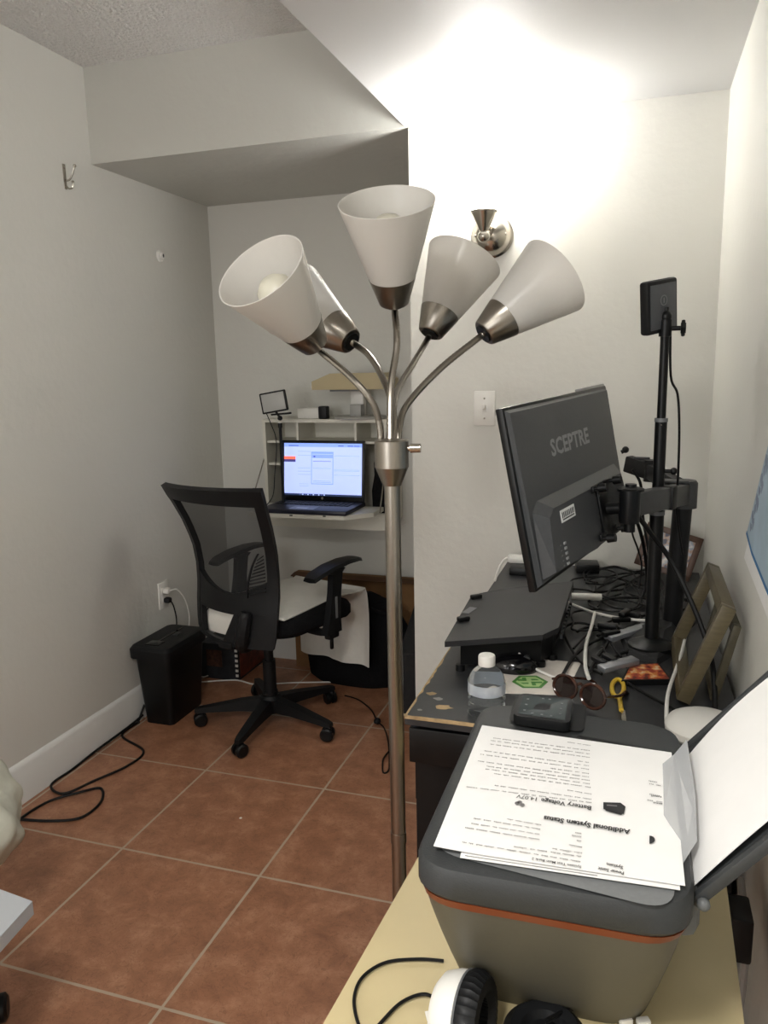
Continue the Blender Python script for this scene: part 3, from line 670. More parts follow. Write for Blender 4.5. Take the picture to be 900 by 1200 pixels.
# ---- monitor (first, with its back to us)
MO = V((-.156, 1.295, 1.017)); MU = V((.268, .962, .041)).normalized(); MV_ = V((-.192, .012, .981)); MV_ = (MV_-MU*MV_.dot(MU)).normalized(); MB = V((.944, -.271, .188)); MB = MU.cross(MV_) if MU.cross(MV_).dot(MB) > 0 else MV_.cross(MU)
MW, MH = .54, .32
mrot = basis(MU, MV_, MU.cross(MV_))
def Q(u, v, k=0.): return MO+MU*(u*MW)+MV_*(v*MH)+MB*k
mon = thing('monitor', Q(.5, 0), 'black monitor seen from behind, tilted on an arm over the desk', 'monitor')
MONB = mat('monitor_back', (66, 67, 69), .42, noise=.06, nscale=150)
obj('panel', M().box(Q(.5, .5, -.006), (MW, MH, .014), rot=mrot, bev=.003), BLK2, mon)
bk = M()
bk.loft([[Q(u, v, 0) for u, v in ((.012, .015), (.985, .03), (.988, .98), (.01, .985))], [Q(u, v, .008) for u, v in ((.03, .03), (.955, .05), (.965, .965), (.022, .965))]])
bk.loft([[Q(u, v, .007) for u, v in ((.04, .05), (.45, .03), (.80, .08), (.93, .22), (.9, .47), (.10, .47), (.05, .42))],
         [Q(u, v, .030) for u, v in ((.06, .08), (.45, .05), (.76, .10), (.87, .24), (.84, .41), (.13, .41), (.085, .37))]])
obj('rear_shell', bk, MONB, mon, flat=True)
lt = M(); add_text(lt, 'SCEPTRE', Q(.285, .67, .0085), MU, MV_, width=.205, size=.043, bold=.03); obj('logo', lt, mat('logo_grey', (138, 139, 140), .4), mon, label='grey SCEPTRE lettering')
sk = M(); sk.box(Q(.235, .345, .0305), (.068, .022, .001), rot=mrot); sk.m = 1
for i in range(9): sk.box(Q(.185+i*.0125, .35, .0312), (.003, .010, .0004), rot=mrot)
sk.box(Q(.235, .325, .0312), (.055, .002, .0004), rot=mrot)
obj('sticker', sk, [PAPER, INKB], mon, label='white serial sticker')
for i in range(5):
    z = .20-i*.029
    obj('button', M().box(Q(.165, z, .0308), (.010, .005, .003), rot=mrot, bev=.0012), mat('btn', (150, 150, 150), .4), mon)
bt = M()
for i in range(5): bt.box(Q(.13, .20-i*.029, .0304), (.005, .0025, .0006), rot=mrot)
obj('button_marks', bt, mat('btnmk', (110, 110, 110), .5), mon)
# ---- second monitor behind
M2O = Q(.93, 0, 0)+V((-.02, .17, .035)); U2 = V((-.10, 1, 0)).normalized()
m2 = thing('monitor', M2O, 'second monitor almost wholly hidden behind the front monitor', 'monitor')
C2 = PY(697, 454, 2.02)
rot2 = basis(V((.35, .93, 0)).normalized(), V((-.93, .35, 0)).normalized()*0+V((0, 0, 1)), V((.93, -.35, 0)).normalized())
# panel: right (near) top corner at C2, runs away to upper left
uu2 = V((.30, .95, 0)).normalized(); nb2 = V((.95, -.30, 0))
P2 = PY(704, 453, 1.93)
c2 = P2-MU*.17-MV_*.15
obj('panel', M().box(c2, (.34, .30, .014), rot=mrot, bev=.003), BLK2, m2)
obj('rear_shell', M().box(c2+MB*.015-MV_*.02, (.28, .2, .02), rot=mrot, bev=.008), MONB, m2)
obj('silver_edge', M().box(P2-MU*.075+MV_*.002, (.15, .008, .018), rot=mrot, bev=.002), mat('silver_plastic', (150, 150, 150), .35), m2, label='silver top edge')

# ---- monitor stand with two arms
PB = V((.108, 1.885, ZD)); PT = V((.118, 1.885, 1.115))
ms_ = thing('monitor_stand', PB, 'black dual-arm monitor stand with thick post on the desk', 'monitor stand')
TO = PY(808, 572, 1.885); PT = V((TO.x-.012, 1.885, TO.z))
obj('post', M().cyl((PT.x-.012, 1.885, ZD+.012), PT-V((0, 0, .02)), .0215, n=28), BLK, ms_)
bp_ = M(); b1 = PZ(735, 770, ZD+.001); b2 = PZ(725, 745, ZD+.001); b3 = PZ(800, 720, ZD+.001); b4 = PZ(800, 762, ZD+.001); b5 = PZ(770, 780, ZD+.001)
ctr = (b1+b2+b3+b4+b5)/5
r0 = [b1, b5, b4, b3, b2]; r1 = [ctr+(p-ctr)*.93+V((0, 0, .012)) for p in r0]; r2 = [ctr+(p-ctr)*.3+V((.02, .03, .04)) for p in r0]
bp_.loft([r0, r1, r2]); obj('base_plate', bp_, BLKM, ms_, flat=True)
J = PY(738, 590, 1.56)         # elbow joint of the front arm
def barm(m, a, b, w, hgt, z=0):
    a, b = V(a), V(b); d = (b-a); L_ = d.length; d.normalize(); s_ = d.cross(V((0, 0, 1))).normalized(); u_ = s_.cross(d)
    m.box((a+b)/2, (L_, w, hgt), rot=basis(d, s_, u_) if True else None, bev=.004)
ARM = mat('arm_grey', (52, 53, 55), .4, noise=.06, nscale=80)
am = M(); TOPE = V((PT.x, PT.y-.01, PT.z-.012))
barm(am, J+V((0, 0, -.002)), TOPE, .034, .046)
fa_ = obj('arm', am, ARM, ms_)
obj('arm_band', M().box(J.lerp(TOPE, .62)+V((0, 0, 0)), (.03, .042, .05), rot=R('Z', math.degrees(math.atan2((TOPE-J).y, (TOPE-J).x))), bev=.002), BLK, fa_)
obj('post_cap', M().lathe([(.03, -.045), (.03, .012), (.026, .018), (0, .018)], PT, (0, 0, 1)).box(PT+V((-.02, -.012, .016)), (.06, .04, .008), bev=.003), ARM, ms_)
obj('elbow', M().lathe([(.019, -.038), (.02, -.034), (.02, .026), (.016, .03), (0, .03)], J, (0, 0, 1)), BLK2, fa_)
VM = Q(.57, .25, .03)       # mount on monitor
am = M(); K2 = VM+MB*.055
barm(am, K2+V((0, 0, 0)), J+V((0, 0, -.003)), .024, .036); fa2 = obj('arm', am, BLK, ms_)
obj('bolt', M().sph(K2.lerp(J, .55)+V((.014, -.008, 0)), .005, 10), NICK2, fa2)
vm = M(); vm.cyl(VM+MB*.01, K2, .012); vm.cyl(K2-V((0, 0, .05)), K2+V((0, 0, .045)), .011)
vm.lathe([(.026, .0), (.026, .004), (.014, .008), (0, .008)], K2+V((0, 0, .032)), (0, 0, 1))
vp = M(); vp.box(VM+MB*.003, (.05, .11, .006), rot=mrot, bev=.002)
for sx, sz in ((-1, 1), (1, 1), (-1, -1), (1, -1)):
    P_ = VM+MU*(.045*sx)+MV_*(.05*sz)
    vp.box(VM+MU*(.03*sx)+MV_*(.048*sz)+MB*.004, (.04, .014, .006), rot=mrot, bev=.002)
    obj('thumb_screw', M().cyl(P_+MB*.004, P_+MB*.03, .004).cyl(P_+MB*.016, P_+MB*.032, .009, .008), BLK2, ms_)
obj('vesa_plate', vp, BLK2, ms_); obj('pivot', vm, BLK2, ms_)
# rear arm
r1_ = PY(735, 543, 2.08); r2_ = PY(762, 552, 2.04); r3_ = PY(778, 570, 1.94)
am = M(); barm(am, r1_, r2_, .028, .042); barm(am, r2_, PT+V((-.01, 0, -.0)), .026, .04); am.lathe([(.016, -.026), (.016, .028), (0, .028)], r2_, (0, 0, 1))
ra = obj('arm', am, BLK, ms_)
obj('thumb_screw', M().cyl(PY(728, 530, 2.08), PY(734, 527, 2.08), .005).sph(PY(733, 527, 2.08), .009, 12), BLK2, ra)
obj('clip', M().box(PY(752, 537, 2.06), (.04, .012, .006), bev=.002), DGREY, ra)

# ---- tall LED light stand
sx_, sy_ = PY(779, 400, 1.76).x, 1.76
ztop = PY(779, 392, 1.76).z; zj = PY(776, 491, 1.76).z; zj2 = PY(772, 600, 1.76).z
ls = thing('light_stand', (sx_, sy_, ZD), 'tall thin black telescopic stand rising in front of the monitor stand', 'stand')
obj('pole', M().cyl((sx_, sy_, ZD+.03), (sx_, sy_, zj2), .0150).cyl((sx_, sy_, zj2), (sx_, sy_, zj), .0125).cyl((sx_, sy_, zj), (sx_, sy_, ztop), .0092), BLK2, ls)
obj('collar', M().cyl((sx_, sy_, zj-.006), (sx_, sy_, zj+.002), .0138), MGREY, ls); obj('collar', M().cyl((sx_, sy_, zj2-.006), (sx_, sy_, zj2+.003), .0165), MGREY, ls)
obj('rivet', M().sph((sx_, sy_-.0125, zj-.012), .0022, 8), NICK2, ls)
obj('lock_knob', M().cyl((sx_+.012, sy_, zj2+.09), (sx_+.03, sy_, zj2+.09), .004).sph((sx_+.03, sy_, zj2+.09), .008, 12), BLK2, ls)
obj('foot', M().lathe([(.05, .013), (.05, .02), (.018, .035), (0, .035)], (sx_, sy_, ZD), (0, 0, 1)), BLK2, ls)
vl = thing('video_light', (sx_, sy_, ztop), 'black LED video panel seen from its back on top of the tall stand', 'light')
hz = V((sx_, sy_, ztop))
obj('mount', M().cyl(hz-V((0, 0, .004)), hz+V((0, 0, .03)), .013).sph(hz+V((0, 0, .036)), .013, 14).cyl(hz+V((0, 0, .036)), hz+V((0, 0, .055)), .006), BLK2, vl)
obj('clamp_knob', M().cyl(hz+V((.008, 0, .012)), hz+V((.032, 0, .012)), .005).lathe([(.012, 0), (.014, .003), (.012, .01), (0, .01)], hz+V((.03, 0, .012)), (1, 0, 0), 6).box(hz+V((.035, 0, .012)), (.008, .012, .034), bev=.003), BLK2, vl)
CC_ = PY(772, 359, sy_); ru = V((.62, .78, .16)).normalized(); nb = V((.78, -.60, -.05)); nb = (nb-ru*nb.dot(ru)).normalized(); uv = ru.cross(nb)*-1; uv = uv if uv.z > 0 else -uv
rl = basis(ru, uv, ru.cross(uv))
obj('housing', M().box(CC_, (.098, .108, .022), rot=rl, bev=.006), BLK, vl)
obj('back_cover', M().box(CC_+nb*.0112, (.082, .09, .003), rot=rl, bev=.001), mat('led_back', (74, 76, 80), .45), vl)
obj('diffuser', M().box(CC_-nb*.0112, (.086, .094, .002), rot=rl, bev=.0008), mat('led_diffuser', (176, 176, 172), .4), vl)
lg = M(); lg.lathe([(.011, 0), (.011, .0004), (.009, .0004), (.009, 0)], CC_+nb*.0128+uv*.012, nb, 20, cap=False); lg.box(CC_+nb*.0131+uv*.012, (.003, .01, .0004), rot=rl)
obj('emblem', lg, mat('emblem', (110, 112, 115), .4), vl)
tag(obj('cable', M().tube([hz+V((.01, .01, .03)), PY(786, 440, 1.78), PY(794, 462, 1.79), PY(796, 500, 1.79), PY(795, 549, 1.80), PY(793, 600, 1.84), PY(800, 650, 1.85)], .0026), RUB), 'thin black cable hanging from the LED panel on the tall stand', 'cable')

# ---- black raised cooling pad
ZR = .84
Cp = thing('laptop_cooler', PZ(600, 745, ZD), 'flat black laptop riser with clips, raised above the desk left of the cables', 'laptop stand')
c1 = PZ(521, 752, ZR); c2 = PZ(636, 744, ZR); c2b = PZ(655, 735, ZR); c3 = PZ(672, 681, ZR+.004); c4 = PZ(588, 690, ZR+.004); c5 = PZ(553, 697, ZR+.002)
pol = [c1, c2, c2b, c3, c4, c5]
pm = M(); n = len(pol); pm.add(pol+[p-V((0, 0, .012)) for p in pol], [list(range(n)), list(range(n, 2*n))[::-1]]+[[i, (i+1) % n, n+(i+1) % n, n+i] for i in range(n)])
obj('platform', pm, mat('cooler_black', (44, 44, 46), .5, noise=.12, nscale=8), Cp, flat=True)
um = M(); ins = [c1.lerp(c3, .10), c2.lerp(c1, .04).lerp(c3, .06), c2b.lerp(c5, .06), c3.lerp(c1, .06), c5.lerp(c3, .1)]
n = len(ins); um.add([p-V((0, 0, .012)) for p in ins]+[V((p.x, p.y, ZD+.012)) for p in ins], [list(range(n)), list(range(n, 2*n))[::-1]]+[[i, (i+1) % n, n+(i+1) % n, n+i] for i in range(n)])
obj('under_box', um, BLK2, Cp, flat=True)
for p in (ins[0], ins[1], ins[2], ins[3], ins[4]): obj('foot', M().cyl(V((p.x, p.y, ZD)), V((p.x, p.y, ZD+.013)), .01), BLK2, Cp)
for (x_, y_) in ((543, 728), (558, 702)):
    q = PZ(x_, y_, ZR); obj('clip', M().box(q+V((0, 0, .006)), (.03, .014, .012), rot=R('Z', 40), bev=.004), BLK2, Cp)
obj('label_plate', M().box(PZ(550, 716, ZR)+V((0, 0, .001)), (.018, .05, .002), rot=R('Z', -12)), mat('silverlab', (120, 122, 126), .35, .6), Cp, label='silver plate')
# ports
po = M()
for i in range(10):
    q = c2b.lerp(c3, .08+i*.07)-V((-.0, 0, .03)); po.box(q+V((.003, 0, 0)), (.006, .012, .01))
obj('vents', po, DGREY, Cp)
# ---- mouse
mc = PZ(600, 785, ZD)
mo = thing('computer_mouse', mc, 'glossy black computer mouse behind the water bottle', 'mouse')
mm = M(); rings = []
for z_, s_ in ((0, .92), (.006, 1), (.016, .96), (.026, .8), (.033, .5), (.036, .15)):
    rings.append([mc+V((.055*s_*math.cos(a), .032*s_*math.sin(a), z_)) for a in [2*PI*i/28 for i in range(28)]])
mm.loft(rings); obj('mouse_body', mm, BLKG, mo); obj('scroll_wheel', M().cyl(mc+V((.03, -.004, .027)), mc+V((.03, .004, .027)), .008), DGREY, mo)
# ---- booklet with green emblem
bq = [PZ(566, 812, ZD), PZ(600, 770, ZD), PZ(681, 777, ZD), PZ(662, 815, ZD)]
nb_ = M(); nb_.add([p+V((0, 0, .0012)) for p in bq]+[p+V((0, 0, .0002)) for p in bq], [[0, 1, 2, 3][::-1], [4, 5, 6, 7], [0, 1, 5, 4], [1, 2, 6, 5], [2, 3, 7, 6], [3, 0, 4, 7]])
bk_ = thing('booklet', bq[0], 'white leaflet with a green hexagonal emblem lying beside the mouse', 'booklet')
obj('page', nb_, mat('leaflet', (222, 214, 204), .6, noise=.1, nscale=25), bk_)
GRN = mat('emblem_green', (70, 132, 52), .5); GRL = mat('emblem_light', (168, 200, 132), .5)
eg = M(); ec = PZ(621, 799, ZD+.0016)
ex = (PZ(640, 799, ZD)-PZ(600, 799, ZD)).normalized(); ey = V((-ex.y, ex.x, 0))
def hexa(r): return [(r*math.cos(PI/3*i), r*math.sin(PI/3*i)) for i in range(6)]
eg.m = 0; eg.prism(hexa(.037), ec, ex, ey, V((0, 0, .0003))); eg.m = 1; eg.prism(hexa(.029), ec+V((0, 0, .0003)), ex, ey, V((0, 0, .0003)))
eg.m = 0
for q_ in ([(-.024, .004), (-.006, .004), (-.006, .020), (-.014, .02), (-.014, .011), (-.024, .011)], [(.002, -.02), (.010, -.02), (.010, -.008), (.024, -.008), (.024, -.001), (.002, -.001)], [(-.02, -.006), (-.004, -.006), (-.004, -.012), (-.016, -.012)], [(.004, .006), (.02, .006), (.016, .013), (.004, .013)]):
    eg.prism(q_, ec+V((0, 0, .0006)), ex, ey, V((0, 0, .0003)))
obj('emblem', eg, [GRN, GRL], bk_, flat=True, label='green hexagonal emblem')
# ---- water bottle
wb = PZ(568, 852, ZD); wb = V((PY(568, 800, 1.33).x, 1.35, ZD))
bt = thing('water_bottle', wb, 'clear plastic water bottle with white cap behind the printer', 'bottle')
WAT = mat('clear_plastic', (235, 240, 242), .06, trans=.95, ior=1.12, spec=.6)
hb_ = PY(568, 772, 1.35).z-ZD
s_ = hb_/.205
pr_ = [(.0, 0), (.028, 0), (.033, .006), (.031, .03), (.033, .036), (.031, .05), (.033, .056), (.032, .10), (.033, .125), (.030, .145), (.022, .168), (.0135, .182), (.0125, .192), (.0125, .197), (0, .197)]
obj('bottle_body', M().lathe([(r*1.05, z*s_) for r, z in pr_], wb, (0, 0, 1), 36), WAT, bt)
obj('bottle_label', M().lathe([(.0353, .085*s_), (.0353, .125*s_)], wb, (0, 0, 1), 36, cap=False), mat('blue_label', (206, 216, 230), .4, noise=.15, nscale=30, alpha=.5), bt, label='pale blue label band')
cp = M(); z0 = .184*s_
for i in range(1): cp.lathe([(.0155, z0), (.0158, z0+.002), (.0158, z0+.016), (.0145, z0+.019), (0, z0+.019)], wb, (0, 0, 1), 30)
obj('cap', cp, WHP, bt)
# ---- white usb cable from cooler
p0 = PZ(601, 755, ZD+.035)
h = thing('usb_cable', p0, 'white cable with round tip running from the riser over the leaflet', 'cable')
obj('cable', M().tube([p0, PZ(610, 768, ZD+.03), PZ(625, 782, ZD+.012), PZ(645, 792, ZD+.005), PZ(662, 797, ZD+.005)], .0028), WHP, h)
obj('connector', M().sph(p0+V((0, 0, .002)), .0075, 14), WHP, h)
# ---- sunglasses
sgc = PZ(678, 815, ZD+.02)
sg = thing('sunglasses', PZ(680, 822, ZD), 'brown tortoiseshell sunglasses resting upright behind the printer panel', 'sunglasses')
TORT = mat('tortoiseshell', (58, 32, 22), .15, noise=.7, nscale=45)
LENS = mat('brown_lens', (34, 20, 16), .05, trans=.3)
ga = V((.86, -.50, 0)).normalized(); gn = V((-.50, -.86, .25)).normalized(); gu = ga.cross(gn)*-1; gu = gu if gu.z > 0 else -gu
for dx_ in (-.031, .031):
    c = sgc+ga*dx_+V((0, 0, .008)); ring = [c+ga*(.026*math.cos(a))+gu*(.022*math.sin(a)) for a in [2*PI*i/24 for i in range(25)]]
    obj('lens_rim', M().tube(ring, .0032, sub=1), TORT, sg)
    obj('lens', M().lathe([(0, .001), (.0225, 0), (.0225, -.002), (0, -.001)], c, gn, 24), LENS, sg)
obj('bridge', M().tube([sgc-ga*.005+gu*.02, sgc+gu*.023, sgc+ga*.005+gu*.02], .003), TORT, sg)
for dx_ in (-.06, .06):
    c = sgc+ga*dx_+V((0, 0, .016)); obj('temple', M().tube([c, c-gn*.05+V((0, 0, .0)), c-gn*.10-ga*dx_*.3, c-gn*.125-ga*dx_*.4-V((0, 0, .012))], .0028), TORT, sg)
# ---- scissors yellow
YEL = mat('yellow_plastic', (206, 172, 52), .35)
sc_ = thing('scissors', PZ(725, 815, ZD), 'yellow-handled scissors lying behind the printer', 'scissors')
c = PZ(724, 806, ZD+.006); ring = [c+V((.0115*math.cos(a), .044*math.sin(a), .0)) for a in [2*PI*i/20 for i in range(21)]]
obj('handle', M().tube(ring, .0045, sub=1).tube([c+V((.004, -.042, 0)), PZ(728, 832, ZD+.006)], .0045, sub=1), YEL, sc_)
obj('blade', M().box(PZ(731, 842, ZD+.004), (.008, .07, .002), rot=R('Z', 4)), NICK2, sc_)
# ---- booklet colourful (game case)
rq = [PZ(728, 804, ZD), PZ(737, 785, ZD), PZ(772, 783, ZD), PZ(787, 803, ZD)]
gb = M(); up_ = V((0, 0, .012)); gb.add([p+up_ for p in rq]+[p+V((0, 0, .0005)) for p in rq], [[3, 2, 1, 0], [4, 5, 6, 7], [0, 1, 5, 4], [1, 2, 6, 5], [2, 3, 7, 6], [3, 0, 4, 7]])
gc = thing('disc_case', rq[0], 'slim case with a red and orange picture cover lying by the scissors', 'case')
obj('case', gb, BLK2, gc)
VR = bpy.data.materials.new('cover_print'); VR.use_nodes = True; nt = VR.node_tree; vo = nt.nodes.new('ShaderNodeTexNoise'); vo.inputs['Scale'].default_value = 60; rr_ = nt.nodes.new('ShaderNodeValToRGB')
e = rr_.color_ramp.elements; e[0].position = .35; e[0].color = lin((90, 30, 22)); e[1].position = .68; e[1].color = lin((220, 200, 170)); q_ = e.new(.48); q_.color = lin((176, 62, 34)); q_ = e.new(.58); q_.color = lin((206, 140, 60))
tc = nt.nodes.new('ShaderNodeTexCoord'); nt.links.new(tc.outputs['Object'], vo.inputs['Vector']); nt.links.new(vo.outputs['Fac'], rr_.inputs[0]); nt.links.new(rr_.outputs[0], nt.nodes['Principled BSDF'].inputs['Base Color'])
ctr = (rq[0]+rq[1]+rq[2]+rq[3])/4
gb = M(); gb.add([ctr+(p-ctr)*.9+V((0, 0, .0125)) for p in rq], [[3, 2, 1, 0]]); obj('cover', gb, VR, gc, flat=True, label='red and orange cover picture')
# ---- photo frame against back wall
fc = PY(783, 652, 2.42)
pf = thing('photo_frame', V((fc.x, 2.42, ZD)), 'brown picture frame with a photo standing behind the stand posts', 'picture frame')
rf = R('Z', -12) @ R('Y', 14) @ R('X', -14)
FRM = mat('frame_brown', (84, 58, 44), .4, noise=.2, nscale=30)
w_, h_ = .165, .135; o_ = V((fc.x, 2.42, ZD+.082))
fm_ = M()
for sx, sz, bw, bh_ in ((0, 1, w_, .018), (0, -1, w_, .018), (1, 0, .018, h_), (-1, 0, .018, h_)):
    fm_.box(o_+rf @ V((sx*(w_/2-.009), 0, sz*(h_/2-.009))), (bw, .014, bh_), rot=rf, bev=.002)
obj('frame', fm_, FRM, pf)
PH = bpy.data.materials.new('photo_print'); PH.use_nodes = True; nt = PH.node_tree; vo = nt.nodes.new('ShaderNodeTexNoise'); vo.inputs['Scale'].default_value = 38; rr_ = nt.nodes.new('ShaderNodeValToRGB')
e = rr_.color_ramp.elements; e[0].position = .38; e[0].color = lin((84, 84, 98)); e[1].position = .6; e[1].color = lin((216, 210, 204)); q_ = e.new(.47); q_.color = lin((176, 150, 134)); q_ = e.new(.53); q_.color = lin((150, 162, 178))
tc = nt.nodes.new('ShaderNodeTexCoord'); nt.links.new(tc.outputs['Object'], vo.inputs['Vector']); nt.links.new(vo.outputs['Fac'], rr_.inputs[0]); nt.links.new(rr_.outputs[0], nt.nodes['Principled BSDF'].inputs['Base Color'])
obj('photo', M().box(o_, (w_-.03, .006, h_-.03), rot=rf), PH, pf)
obj('easel_back', M().box(o_+rf @ V((0, .03, -.01)), (.03, .004, .1), rot=rf @ R('X', -22)), BLK, pf)

# ---- wooden stretcher frames leaning on the right wall
OLV = mat('olive_wood', (90, 81, 60), .4, noise=.15, nscale=25, stretch=(1, 8, 8))
def lean_frame(name, label, y0, y1, xb, xt, h_, bar, th, m_):
    o_ = thing(name, (xb, (y0+y1)/2, ZD), label, 'picture frame')
    ta = math.atan2(xt-xb, h_); up_ = V((math.sin(ta), 0, math.cos(ta))); nr = V((math.cos(ta), 0, -math.sin(ta)))
    dy_ = V((0, 1, 0)); H_ = h_/math.cos(ta); rot = basis(dy_, up_, dy_.cross(up_)); b0 = V((xb, 0, ZD+.012))
    for (ya, yb_, za, zb_) in ((y0, y0+bar, 0, H_), (y1-bar, y1, 0, H_), (y0+bar, y1-bar, 0, bar), (y0+bar, y1-bar, H_-bar, H_)):
        obj('frame_bar', M().box(b0+dy_*((ya+yb_)/2)+up_*((za+zb_)/2), (yb_-ya, zb_-za, th), rot=rot, bev=.0015), m_, o_)
    return o_
lean_frame('wooden_frame', 'olive-brown open wooden frame leaning on the right wall, nearer the room', 1.47, 1.80, .100, .170, .19, .02, .026, OLV)
lean_frame('wooden_frame', 'darker wooden frame behind the olive-brown one against the right wall', 1.49, 1.76, .155, .188, .15, .018, .014, mat('olive_dark', (70, 65, 50), .5, noise=.2, nscale=30))
# ---- router
rc = V((.130, 1.362, ZD)); rings = []
for z_, s_ in ((0, .88), (.008, .98), (.022, 1.), (.034, .9), (.043, .66), (.047, .3), (.048, .05)):
    rings.append([rc+V((.066*s_*math.cos(a)*(1.05 if math.cos(a) > 0 else 1), .062*s_*math.sin(a), z_*.85)) for a in [2*PI*i/36 for i in range(36)]])
ro = thing('wifi_router', rc, 'oval white router on the desk corner beside the right wall', 'router')
obj('shell', M().loft(rings), WHP, ro)
obj('yellow_plug', M().box(rc+V((.0, -.066, .012)), (.014, .02, .012), bev=.002), YEL, ro, label='yellow network plug')
tag(obj('wallet', M().box(V((.125, 1.235, .735)), (.03, .05, .02), bev=.008) if False else M().box(PZ(819, 914, .735), (.035, .05, .03), rot=R('Z', 20), bev=.01), mat('redbrown', (96, 46, 36), .5)), 'small reddish brown pouch between router and printer tray', 'pouch')

# ---- adapters & cables on the desk
tag(obj('power_strip', M().box(PZ(613, 655, ZD+.035), (.10, .03, .028), rot=R('Z', 4), bev=.010), WHP), 'white charger block resting at the back left desk corner', 'adapter')
tag(obj('adapter', M().box(PZ(615, 668, ZD+.012), (.09, .06, .024), bev=.004), BLK2), 'black power adapter under the white charger block', 'adapter')
tag(obj('adapter', M().box(PZ(688, 664, ZD+.014), (.07, .07, .028), rot=R('Z', 8), bev=.003), BLK2), 'black power adapter lying behind the front monitor', 'adapter')
tag(obj('cable', M().tube([PZ(602, 652, ZD+.035), PZ(592, 655, ZD+.03), PZ(585, 665, ZD+.01), PZ(580, 680, ZD+.005)], .004), WHP), 'short white cable hanging from the charger block', 'cable')
q = PZ(686, 701, ZD+.02)
tag(obj('battery_stick', M().cyl(PZ(670, 699, ZD+.02), PZ(705, 700, ZD+.02), .010), WHP), 'white cylindrical battery stick lying right of the riser', 'battery')
def hub(a, b, lab):
    a_, b__ = PZ(*a, ZD+.02), PZ(*b, ZD+.026); d = (b__-a_); L_ = d.length; d.normalize(); s_ = d.cross(V((0, 0, 1))).normalized(); u_ = s_.cross(d)
    o_ = thing('usb_hub', a_, lab, 'usb hub')
    obj('body', M().box((a_+b__)/2, (L_, .028, .012), rot=basis(d, s_, u_), bev=.003), mat('hub_grey', (140, 142, 146), .35, .5), o_)
    pm = M()
    for i in range(3): pm.box(a_.lerp(b__, .25+.25*i)-s_*.012+u_*.001, (.012, .006, .006), rot=basis(d, s_, u_))
    obj('ports', pm, BLK, o_)
    for i in range(2):
        p = a_.lerp(b__, .2+.3*i); obj('plug', M().box(p+s_*-.03+V((0, 0, .004)), (.014, .04, .009), rot=basis(d, s_, u_), bev=.002), BLK, o_)
hub((704, 784), (745, 773), 'grey USB hub nearest the scissors with black plugs')
hub((712, 748), (758, 734), 'grey USB hub farther back beside the stand base')
tag(obj('cable', M().tube([PZ(666, 706, ZD+.02), PZ(680, 712, ZD+.02), PZ(697, 718, ZD+.02), PZ(725, 724, ZD+.02), PZ(758, 727, ZD+.02), PZ(770, 722, ZD+.01)], .0035), WHP), 'white cable running across from the riser to the stand', 'cable')
tag(obj('cable', M().tube([PZ(697, 718, ZD+.02), PZ(693, 735, ZD+.02), PZ(687, 755, ZD+.02), PZ(686, 780, ZD+.02), PZ(690, 795, ZD+.02)], .0042), WHP), 'white cable running down towards the sunglasses', 'cable')
tag(obj('cable', M().tube([PZ(800, 722, ZD+.01), PZ(804, 735, ZD+.02), PZ(800, 760, ZD+.03), PZ(792, 785, ZD+.03), PZ(783, 812, ZD+.03), PZ(781, 838, ZD+.02), PZ(782, 850, ZD+.01)], .0036), WHP), 'white power cable running from the stand to the router', 'cable')
tag(obj('cable', M().tube([PY(748, 605, 1.56), PY(765, 628, 1.6), PY(785, 655, 1.62), PY(803, 690, 1.6), PY(822, 735, 1.56), PY(835, 780, 1.52), PY(838, 830, 1.46), PY(840, 858, 1.42)], .0052), RUB), 'thick black cable hanging from the monitor arm in front of the posts', 'cable')
tag(obj('cable', M().tube([PY(741, 598, 1.6), PY(750, 622, 1.75), PY(756, 650, 1.8), PY(758, 680, 1.85), PY(752, 700, 1.85)], .004), RUB), 'black cable dropping from the arm elbow to the desk', 'cable')
tag(obj('cable', M().tube([PY(738, 600, 1.7), PY(741, 625, 1.8), PY(748, 645, 1.85), PY(752, 665, 1.9), PY(748, 690, 1.9)], .0022), RUB), 'thin black wire beside the cable dropping from the elbow', 'cable')
tag(obj('cable', M().tube([PY(741, 550, 1.98), PY(750, 565, 1.98), PY(752, 585, 1.98), PY(754, 610, 1.95), PY(760, 650, 1.95), PY(757, 690, 1.9)], .0035), RUB), 'black cable looping down from the rear monitor arm', 'cable')
TANG = 'black cable in the tangle on the desk behind the monitor'
def bez(pts, r, z=.006):
    return M().tube([PZ(x, y, ZD+z+.004*random.random()+(0 if i % 2 else .006)) for i, (x, y) in enumerate(pts)], r, sub=7)
loops = [
 [(690, 705), (700, 690), (730, 676), (757, 672), (775, 690), (778, 720), (770, 735)],
 [(705, 790), (680, 775), (664, 750), (662, 735), (680, 730), (705, 738), (720, 760), (728, 770)],
 [(715, 775), (730, 765), (765, 755), (778, 735), (770, 700), (740, 685), (720, 688), (712, 700), (735, 705)],
 [(700, 683), (690, 680), (705, 676), (730, 680), (748, 695), (745, 712), (720, 712), (700, 700), (698, 686)],
 [(735, 685), (745, 682), (760, 690), (755, 700), (738, 696), (732, 688), (745, 678), (765, 668)],
 [(700, 668), (720, 664), (745, 670), (765, 665), (790, 668)],
 [(668, 690), (690, 692), (712, 700), (740, 705), (765, 712)],
 [(700, 745), (715, 738), (735, 735), (750, 725), (760, 715), (752, 705)],
 [(690, 790), (700, 770), (712, 752), (705, 740), (690, 735), (676, 740)],
 [(706, 758), (712, 768), (720, 776), (735, 782)],
 [(798, 700), (806, 706), (803, 714), (796, 712), (800, 704), (812, 700)],
 [(800, 722), (812, 720), (815, 728), (806, 736), (800, 728)],
 [(672, 760), (690, 742), (715, 728), (740, 722), (750, 732), (742, 745)],
 [(735, 800), (760, 815), (790, 832), (800, 848)],
 [(660, 790), (672, 770), (690, 755), (712, 745)],
]
